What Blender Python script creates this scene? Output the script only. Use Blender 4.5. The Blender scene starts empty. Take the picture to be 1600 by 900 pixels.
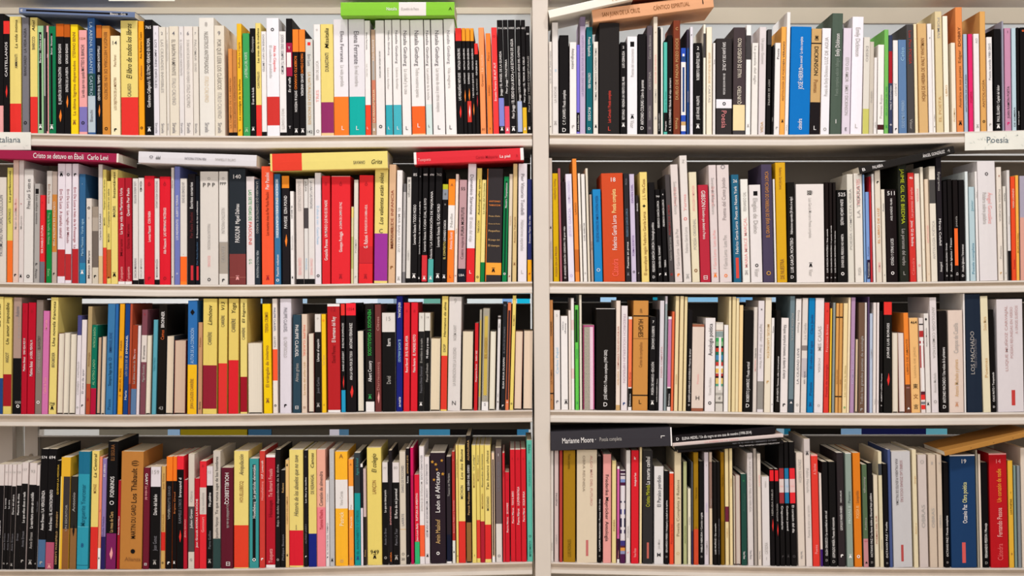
import bpy, math, random, re
from mathutils import Matrix, Vector
# ---------------------------------------------------------------- camera, light, exposure
S = bpy.context.scene
COL = S.collection
PPM = 800.0          # photograph pixels per metre at the plane of the book spines (Y = 0)
D = 2.8              # camera distance to that plane
DB = 0.25            # depth of the back panel
cam_data = bpy.data.cameras.new('camera')
cam = bpy.data.objects.new('camera', cam_data)
COL.objects.link(cam)
cam.location = (0, -D, 0)
cam.rotation_euler = (math.pi / 2, 0, 0)
cam_data.lens = 36.0 * PPM * D / 1600.0
cam_data.sensor_width = 36
S.camera = cam
S.view_settings.view_transform = 'Standard'
S.view_settings.look = 'None'
S.view_settings.gamma = 1.0
S.view_settings.use_curve_mapping = False
S.view_settings.exposure = -0.05
world = bpy.data.worlds.new('world')
S.world = world
world.use_nodes = True
world.node_tree.nodes['Background'].inputs[0].default_value = (1.0, 0.965, 0.955, 1)
world.node_tree.nodes['Background'].inputs[1].default_value = 0.25
def lamp(name, loc, target, size, power, color):
    l = bpy.data.lights.new(name, 'AREA')
    l.shape = 'DISK'; l.size = size; l.energy = power; l.color = color
    o = bpy.data.objects.new(name, l); COL.objects.link(o)
    o.location = loc
    o.rotation_euler = (Vector(target) - Vector(loc)).to_track_quat('-Z', 'Y').to_euler()
    return o
for lx in (-1.25, -0.1, 1.0):
    lamp('ceiling_spot', (lx, -1.9, 2.55), (lx * 0.7, 0, 0), 0.22, 24 * (1.25 if lx > 0.5 else 0.95), (1.0, 0.97, 0.955))
fill = lamp('shop_fill', (0.1, -3.0, 0.55), (0.1, 0, 0.15), 2.6, 43, (1.0, 0.975, 0.965))
fill.data.shape = 'RECTANGLE'; fill.data.size_y = 1.3
lamp('far_aisle_lamp', (-0.2, 0.55, 1.6), (-0.2, 1.55, -0.2), 1.2, 38, (0.92, 0.96, 1.0))
for lx in (-0.9, 0.9):      # unseen spots added over the floor, for bounce onto the shelf undersides
    l = bpy.data.lights.new('aisle_downlight', 'SPOT'); l.energy = 200; l.spot_size = math.radians(52); l.spot_blend = 0.4
    l.shadow_soft_size = 0.1; l.color = (1.0, 0.95, 0.9)
    o = bpy.data.objects.new('aisle_downlight', l); COL.objects.link(o); o.location = (lx, -1.75, 2.6)

# ---------------------------------------------------------------- helpers
def wx(px): return (px - 800.0) / PPM
def wz(py): return (450.0 - py) / PPM
KB = (D + DB) / D
def bx_(px): return wx(px) * KB          # x on the back panel that shows at pixel column px
def interp(keys, x):
    if x <= keys[0][0]: return keys[0][1]
    for (a, va), (b, vb) in zip(keys, keys[1:]):
        if x <= b: return va + (vb - va) * (x - a) / (b - a)
    return keys[-1][1]
PAL = {'W':'#ebe5e2','I':'#e0d5c3','K':'#151213','Y':'#e6d079','R':'#e2352f','r':'#a5202a','O':'#f5822e','o':'#f3a066','G':'#3d9c57','g':'#94c090',
 'B':'#1d6fc0','b':'#26457c','A':'#9cc4dc','N':'#77747a','n':'#aaa49f','P':'#eba3a0','V':'#6b3f8c','T':'#2aa8a5','t':'#17626b','M':'#8a5a32','m':'#c9a26b',
 'S':'#f2d11e','C':'#f0e4bd','E':'#2f4f3f','F':'#d8246b','X':'#444041','Z':'#5a2430','L':'#c5b6d6'}
def hexof(c): return PAL[c] if c in PAL else c
def lin(c): return c / 12.92 if c <= 0.04045 else ((c + 0.055) / 1.055) ** 2.4
MATS = {}
def base_mat(key, rgb, rough=0.5, spec=0.35, noise=0.06, scale=60.0, bump=0.0):
    if key in MATS: return MATS[key]
    m = bpy.data.materials.new(key); m.use_nodes = True
    nt = m.node_tree; b = nt.nodes['Principled BSDF']
    b.inputs['Roughness'].default_value = rough
    b.inputs['Specular IOR Level'].default_value = spec
    tc = nt.nodes.new('ShaderNodeTexCoord')
    n = nt.nodes.new('ShaderNodeTexNoise'); n.inputs['Scale'].default_value = scale; n.inputs['Detail'].default_value = 3
    nt.links.new(tc.outputs['Object'], n.inputs['Vector'])
    mx = nt.nodes.new('ShaderNodeMix'); mx.data_type = 'RGBA'
    mx.inputs['A'].default_value = (*[max(0, c * (1 - noise)) for c in rgb], 1)
    mx.inputs['B'].default_value = (*[min(1, c * (1 + noise)) for c in rgb], 1)
    nt.links.new(n.outputs['Fac'], mx.inputs['Factor'])
    nt.links.new(mx.outputs['Result'], b.inputs['Base Color'])
    if bump:
        bp = nt.nodes.new('ShaderNodeBump'); bp.inputs['Strength'].default_value = bump; bp.inputs['Distance'].default_value = 0.002
        nt.links.new(n.outputs['Fac'], bp.inputs['Height']); nt.links.new(bp.outputs['Normal'], b.inputs['Normal'])
    MATS[key] = m
    return m
SAT = 1.0
def cmat(c, gain=1.0):
    h = hexof(c)
    key = 'paper_' + h[1:] + ('' if gain == 1.0 else '_%d' % int(gain * 100))
    if key in MATS: return MATS[key]
    rgb = [min(0.93, lin(int(h[i:i + 2], 16) / 255) * gain) for i in (1, 3, 5)]
    return base_mat(key, rgb, 0.6, 0.07, 0.03, 90.0)
def page_mat(c, gain=1.0):
    """fore-edges and page tops: fine leaves as a stretched noise"""
    h = hexof(c); key = 'leaves_' + h[1:]
    if key in MATS: return MATS[key]
    rgb = [min(0.93, lin(int(h[i:i + 2], 16) / 255) * gain) for i in (1, 3, 5)]
    m = base_mat(key, rgb, 0.85, 0.1, 0.16, 1.0)
    nt = m.node_tree
    tc = [n for n in nt.nodes if n.type == 'TEX_COORD'][0]; n = [n for n in nt.nodes if n.type == 'TEX_NOISE'][0]
    mp = nt.nodes.new('ShaderNodeMapping'); mp.inputs['Scale'].default_value = (1800, 6, 6)
    nt.links.new(tc.outputs['Object'], mp.inputs['Vector']); nt.links.new(mp.outputs['Vector'], n.inputs['Vector'])
    return m
def checker_mat():
    key = 'woven_check'
    if key in MATS: return MATS[key]
    m = bpy.data.materials.new(key); m.use_nodes = True; nt = m.node_tree
    tc = nt.nodes.new('ShaderNodeTexCoord'); ck = nt.nodes.new('ShaderNodeTexChecker'); ck.inputs['Scale'].default_value = 650
    ck.inputs['Color1'].default_value = (0.62, 0.55, 0.42, 1); ck.inputs['Color2'].default_value = (0.06, 0.055, 0.05, 1)
    nt.links.new(tc.outputs['Object'], ck.inputs['Vector']); nt.links.new(ck.outputs['Color'], nt.nodes['Principled BSDF'].inputs['Base Color'])
    MATS[key] = m
    return m

class MB:
    """collects faces with materials; build() links them as ONE mesh object"""
    def __init__(s): s.v = []; s.f = []; s.mi = []; s.mats = []
    def mid(s, m):
        if m not in s.mats: s.mats.append(m)
        return s.mats.index(m)
    def add(s, verts, faces, m):
        o = len(s.v); s.v += [tuple(v) for v in verts]; i = s.mid(m)
        for f in faces: s.f.append([o + k for k in f]); s.mi.append(i)
    def box(s, x0, x1, y0, y1, z0, z1, m):
        s.add([(x0,y0,z0),(x1,y0,z0),(x1,y1,z0),(x0,y1,z0),(x0,y0,z1),(x1,y0,z1),(x1,y1,z1),(x0,y1,z1)],
              [(0,3,2,1),(4,5,6,7),(0,1,5,4),(1,2,6,5),(2,3,7,6),(3,0,4,7)], m)
    def merge(s, o, M):
        k = len(s.v); s.v += [tuple(M @ Vector(v)) for v in o.v]
        idx = [s.mid(m) for m in o.mats]
        for f, i in zip(o.f, o.mi): s.f.append([k + q for q in f]); s.mi.append(idx[i])
    def build(s, name, parent=None):
        me = bpy.data.meshes.new(name); me.from_pydata(s.v, [], s.f)
        for m in s.mats: me.materials.append(m)
        me.polygons.foreach_set('material_index', s.mi); me.update()
        o = bpy.data.objects.new(name, me); COL.objects.link(o)
        if parent is not None: o.parent = parent
        return o
def tag(o, label=None, cat=None, group=None, kind=None):
    if label: o['label'] = label
    if cat: o['category'] = cat
    if group: o['group'] = group
    if kind: o['kind'] = kind
def empty(name, loc, ry=0.0):
    o = bpy.data.objects.new(name, None); COL.objects.link(o); o.empty_display_size = 0.02
    o.location = loc; o.rotation_euler = (0, ry, 0)
    return o

# ---------------------------------------------------------------- lettering: text outlines become faces of the cover
GLY = {}
def prepare_text(strings):
    objs = []
    for st in sorted(strings):
        cu = bpy.data.curves.new('lettering', 'FONT'); cu.body = st; cu.size = 1.0
        cu.resolution_u = 2; cu.offset = 0.003; cu.fill_mode = 'FRONT'
        o = bpy.data.objects.new('lettering', cu); COL.objects.link(o); objs.append((st, o))
    dg = bpy.context.evaluated_depsgraph_get(); dg.update()
    for st, o in objs:
        me = o.evaluated_get(dg).to_mesh()
        vs = [(v.co.x, v.co.y) for v in me.vertices]; fs = [tuple(p.vertices) for p in me.polygons]
        if vs:
            x0 = min(v[0] for v in vs); x1 = max(v[0] for v in vs)
            GLY[st] = ([(v[0] - x0, v[1]) for v in vs], fs, x1 - x0)
        o.evaluated_get(dg).to_mesh_clear()
    for st, o in objs:
        cu = o.data; bpy.data.objects.remove(o); bpy.data.curves.remove(cu)
def put_text(mb, st, m, mode, cx, a, b, W, y, fz=0.8):
    """mode u: reads up between heights a..b; d: reads down; h: across, centred at height a. cx: centre line in x"""
    if st not in GLY: return
    vs, fs, wn = GLY[st]
    it = mode == 'T'
    if mode == 'h':
        L = W * 0.72
        size = min(L / wn, W * 0.6, 0.0115); c = 1.0
        out = [(cx + (x - wn / 2) * size, y, a + (v - 0.35) * size) for x, v in vs]
    else:
        L = abs(b - a); size = W * fz; c = L / (wn * size)
        if c < 0.6: size = L / (wn * 0.6); c = 0.6
        if c > 1.5: c = 1.5
        lo = min(a, b); hi = max(a, b); out = []
        sh = 0.22 if it else 0.0
        for x, v in vs:
            t = (x * c + (v - .35) * sh) * size; n = (v - 0.35) * size
            if mode == 'd': out.append((cx + n, y, hi - t))
            else: out.append((cx - n, y, lo + t))
    mb.add(out, fs, m)

# ---------------------------------------------------------------- one book
def parse_items(txt):
    out = []
    for it in txt.split(';'):
        it = it.strip()
        if it: out.append(it.split(' '))
    return out
def num(s, bottom): return bottom if s == '_' else float(s)
def make_book(w, h, d, col, items, zc, lo_px, seed, gain=1.0, text=True):
    """w thickness, h height, d depth (metres); items: bands, strips, lettering; zc maps a photo coordinate to a height on the spine.
    origin: bottom centre of the spine. Returns (cover, pages, bookplate or None)"""
    rnd = random.Random(seed)
    cov, pag = MB(), MB()
    fore = any(i[0] == 'e' for i in items)
    pagec = rnd.choice(['#e6dcc8', '#e2d5bc', '#ebe3d4', '#dccdb2'])
    t = 0.0006 if w > 0.004 else 0.0003
    base = cmat(col, gain)
    if any(i[0] == 'c' for i in items): base = checker_mat()
    hw = w / 2
    if fore:                      # turned round: leaves face the room between two boards
        pm = page_mat(col, gain); cm = cmat(rnd.choice(['#c9b79d', '#7a3a34', '#34383e', '#c8c0b4', '#9a8c7c']))
        up = 0.0022
        n = 5; vs = []; fs = []
        for k in range(n + 1):     # slightly hollow fore-edge
            x = -hw + t + (w - 2 * t) * k / n; y = 0.0015 + 0.0016 * math.sin(math.pi * k / n)
            vs += [(x, y, up), (x, y, h - 0.001)]
        for k in range(n): fs.append((2 * k, 2 * k + 2, 2 * k + 3, 2 * k + 1))
        o = len(vs); vs += [(-hw + t, d, up), (hw - t, d, up), (hw - t, d, h - .001), (-hw + t, d, h - .001)]
        fs.append([1] + [2 * k + 1 for k in range(1, n + 1)] + [o + 2, o + 3])
        fs.append([0, o, o + 1] + [2 * k for k in range(n, 0, -1)])
        fs.append((o, o + 3, o + 2, o + 1)); fs.append((0, 1, o + 3, o)); fs.append((2 * n, o + 1, o + 2, 2 * n + 1))
        pag.add(vs, fs, pm)
        cov.box(-hw, -hw + t, 0, d, 0, h, cm); cov.box(hw - t, hw, 0, d, 0, h, cm); cov.box(-hw, hw, d, d + t, 0, h, cm)
        return cov, pag
    # spine profile: rounded edges
    r = min(0.0016, hw * 0.6); seg = 3
    prof = [(-hw, r)]
    for k in range(1, seg + 1):
        a = math.pi / 2 * k / seg; prof.append((-hw + r - r * math.cos(a), r - r * math.sin(a)))
    bulge = 0.0006 if w > 0.02 else 0.0
    prof += [(0.0, -bulge)] if bulge else []
    for k in range(seg, -1, -1):
        a = math.pi / 2 * k / seg; prof.append((hw - r + r * math.cos(a), r - r * math.sin(a)))
    bands = []
    for i in items:
        if i[0] == 'b':
            y0, y1 = num(i[1], lo_px), num(i[2], lo_px)
            if abs(y1 - y0) < 0.3: continue
            za, zb = sorted((zc(y0), zc(y1)))
            bands.append((max(0, za) if i[2] != '_' else 0.0, min(h, zb), cmat(i[3], gain)))
    cuts = sorted(set([0.0, h] + [round(z, 6) for b_ in bands for z in b_[:2] if 0 < z < h]))
    for z0, z1 in zip(cuts, cuts[1:]):
        if z1 - z0 < 1e-5: continue
        m = base; zm = (z0 + z1) / 2
        for a, b_, mm in bands:
            if a <= zm <= b_: m = mm
        vs = [(x, y, z) for z in (z0, z1) for x, y in prof]; k = len(prof)
        cov.add(vs, [(i, i + 1, k + i + 1, k + i) for i in range(k - 1)], m)
    # boards, inner faces and rims
    for sx in (-1, 1):
        X0, X1 = sx * hw, sx * (hw - t)
        cov.add([(X0, r, 0), (X0, d, 0), (X0, d, h), (X0, r, h), (X1, r, 0), (X1, d, 0), (X1, d, h), (X1, r, h)],
                [(0,1,2,3), (7,6,5,4), (3,2,6,7), (0,4,5,1), (1,5,6,2)], base)
    ti = t + 0.0004
    inner = [(max(-hw + t, min(hw - t, x)), y + ti) for x, y in prof]
    k = len(prof)
    cov.add([(x, y, h) for x, y in prof] + [(x, y, h) for x, y in inner], [(i, i + 1, k + i + 1, k + i) for i in range(k - 1)], base)
    # page block
    px, py = hw - t, inner[len(inner) // 2][1] + 0.0008
    ht = h - (0.0004 if w < 0.03 else 0.001)
    pag.box(-px, px, py, d - 0.0008, 0.0006, ht, page_mat(pagec))
    # overlays
    pos = 0.5; lay = 0; fset = False; fz = 0.58 if w < 0.022 else 0.46
    Y = -bulge - 0.00012
    for i in items:
        c = i[0]
        if c == 'p': pos = float(i[1])
        elif c == 'z': fz = float(i[1]); fset = True
        elif c == 's':
            f0, f1 = float(i[1]), float(i[2]); z0, z1 = sorted((zc(num(i[3], lo_px)), zc(num(i[4], lo_px))))
            if i[4] == '_': z0 = 0.0003
            z0 = max(z0, 0.0003); z1 = min(z1, h - 0.0003)
            if z1 <= z0: continue
            lay += 1; yy = Y - 0.00004 * lay
            x0, x1 = -hw + f0 * w, -hw + f1 * w
            cov.add([(x0, yy, z0), (x1, yy, z0), (x1, yy, z1), (x0, yy, z1)], [(0, 1, 2, 3)], cmat(i[5] if len(i) > 5 else 'K', gain))
        elif text and c in 'tTdD' and len(i) > 4:
            y0, y1 = float(i[1]), float(i[2])
            if abs(y1 - y0) < 2: continue
            a, b_ = zc(y0), zc(y1)
            mode = {'t': 'u', 'T': 'T', 'd': 'd', 'D': 'd'}[c]
            st = ' '.join(i[4:]).strip()
            put_text(cov, st, cmat(i[3], gain), mode, -hw + pos * w, a, b_, w, Y - 0.0008, fz if pos == 0.5 or fset else min(fz, 0.9 * min(pos, 1 - pos)))
        elif text and c == 'h' and len(i) > 3:
            put_text(cov, ' '.join(i[3:]), cmat(i[2], gain), 'h', -hw + pos * w, zc(float(i[1])), 0, w, Y - 0.0008)
        elif text and c == 'g':
            z = zc(float(i[1])); q = min(w * 0.24, 0.0032); m = cmat(i[2], gain); yy = Y - 0.0007; X = -hw + pos * w
            style = 0 if col in 'YK' else seed % 3
            if style == 0:
                cov.add([(X - q, yy, z - q), (X - q * .35, yy, z - q), (X, yy, z - q * .2), (X + q * .35, yy, z - q), (X + q, yy, z - q), (X + q * .5, yy, z + q), (X - q * .5, yy, z + q)],
                        [(0, 1, 2, 6), (2, 3, 4, 5), (2, 5, 6)], m)
                cov.add([(X - q, yy, z + q * 1.4), (X + q, yy, z + q * 1.4), (X + q, yy, z + q * 1.7), (X - q, yy, z + q * 1.7)], [(0, 1, 2, 3)], m)
            elif style == 1:          # small ring
                rv = []
                for k in range(12):
                    a = 2 * math.pi * k / 12
                    rv += [(X + q * math.cos(a), yy, z + q * math.sin(a)), (X + q * .55 * math.cos(a), yy, z + q * .55 * math.sin(a))]
                cov.add(rv, [(2 * k, (2 * k + 2) % 24, (2 * k + 3) % 24, 2 * k + 1) for k in range(12)], m)
            else:                     # small flag-like wedge
                cov.add([(X - q * .8, yy, z - q), (X - q * .3, yy, z - q), (X - q * .1, yy, z), (X + q, yy, z + q * .2), (X + q * .4, yy, z + q), (X - q * .8, yy, z + q * .7)],
                        [(0, 1, 2, 5), (2, 3, 4, 5)], m)
        elif text and c == 'k':                 # small five-petalled flower printed on the spine
            z = zc(float(i[1])); X = -hw + float(i[2]) * w; R0 = float(i[3]) * w * .62; m = cmat(i[4], gain); yy = Y - 0.0006
            vs = [(X, yy, z)]
            for q in range(20):
                a = 2 * math.pi * q / 20; rr = R0 * (1.0 if q % 4 in (0, 1) else .55)
                vs.append((X + rr * math.cos(a), yy, z + rr * math.sin(a)))
            cov.add(vs, [(0, 1 + q, 1 + (q + 1) % 20) for q in range(20)], m)
        elif text and c == 'f':
            z = zc(float(i[1])); m = cmat(i[2], gain); yy = Y - 0.0007; X = 0.05 * w; q = 0.16 * w; L = 0.0125
            cov.add([(X, yy, z - L), (X + q * .8, yy, z - L * .35), (X + q, yy, z + L * .1), (X + q * .2, yy, z + L), (X - q * .3, yy, z + L * .45), (X - q, yy, z - L * .1)],
                    [(0, 1, 2, 3, 4, 5)], m)
    return cov, pag

# ---------------------------------------------------------------- photograph measurements
BOT = {
 'A1': [(0,207.5),(200,211.5),(400,213),(640,211),(832,209)],
 'B1': [(860,209),(1000,210.3),(1240,211),(1400,209),(1600,204)],
 'A2': [(0,441),(100,442.5),(250,445),(400,445),(500,444),(640,442),(832,440)],
 'B2': [(860,440),(1050,441),(1240,441.5),(1400,441),(1600,438)],
 'A3': [(0,647),(200,648),(400,646.5),(600,643.5),(832,640.5)],
 'B3': [(860,640.5),(1000,641.5),(1240,645),(1400,645.5),(1600,644)],
 'A4': [(0,890),(200,890),(400,888),(640,882),(832,877.5)],
 'B4': [(860,878),(1050,882),(1240,885),(1400,887),(1600,887.5)]}
LEAN = {
 'A1': [(0,-.3),(136,-1),(240,-2),(500,-1.7),(600,-2.2),(650,-4),(715,-4.5),(830,-3.5)],
 'B1': [(860,-1),(900,0),(1050,0),(1130,.5),(1160,1.5),(1230,3.7),(1345,3.5),(1380,1),(1410,-1.5),(1440,-3.5),(1510,-2.5),(1600,-1.5)],
 'A2': [(0,.5),(60,1.5),(90,1),(170,-.5),(300,0),(460,-1.5),(510,-.5),(560,1.2),(640,2.2),(700,3),(790,3.7),(805,1.5),(832,0)],
 'B2': [(860,-1),(890,-5),(943,-4),(1016,-4),(1050,-7.5),(1065,-7.5),(1100,-5),(1150,-5),(1190,-4),(1240,-3),(1290,-1),(1340,-3),(1400,-4),(1440,-5),(1510,-3),(1550,-4.5),(1600,-2)],
 'A3': [(0,1.5),(60,3),(80,4),(170,4.5),(250,4),(300,1.5),(375,.5),(400,-3),(425,-2.5),(436,0),(470,0),(510,-1.5),(600,-1),(645,1),(690,2.5),(740,2.5),(780,3.5),(800,5),(810,3.4),(832,1)],
 'B3': [(860,-1),(910,-1),(930,0),(990,1.5),(1050,3),(1080,3),(1130,1),(1165,2.5),(1210,2.5),(1262,3.5),(1290,2),(1330,3),(1350,.5),(1370,1),(1395,0),(1420,-5),(1445,-5),(1465,-4),(1510,-2.5),(1550,-6),(1600,-1)],
 'A4': [(0,5),(57,6),(120,3.5),(188,4),(225,2.5),(300,.5),(400,0),(575,-1.5),(832,-1.5)],
 'B4': [(860,0),(1000,.5),(1050,0),(1150,-1.5),(1200,-2.5),(1250,-4),(1300,-3.5),(1395,-4),(1450,-4),(1485,-3),(1546,-4),(1600,-3)]}
GAIN = {'1': 1.0, '2': 1.0, '3': 1.0, '4': 1.02}
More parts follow.
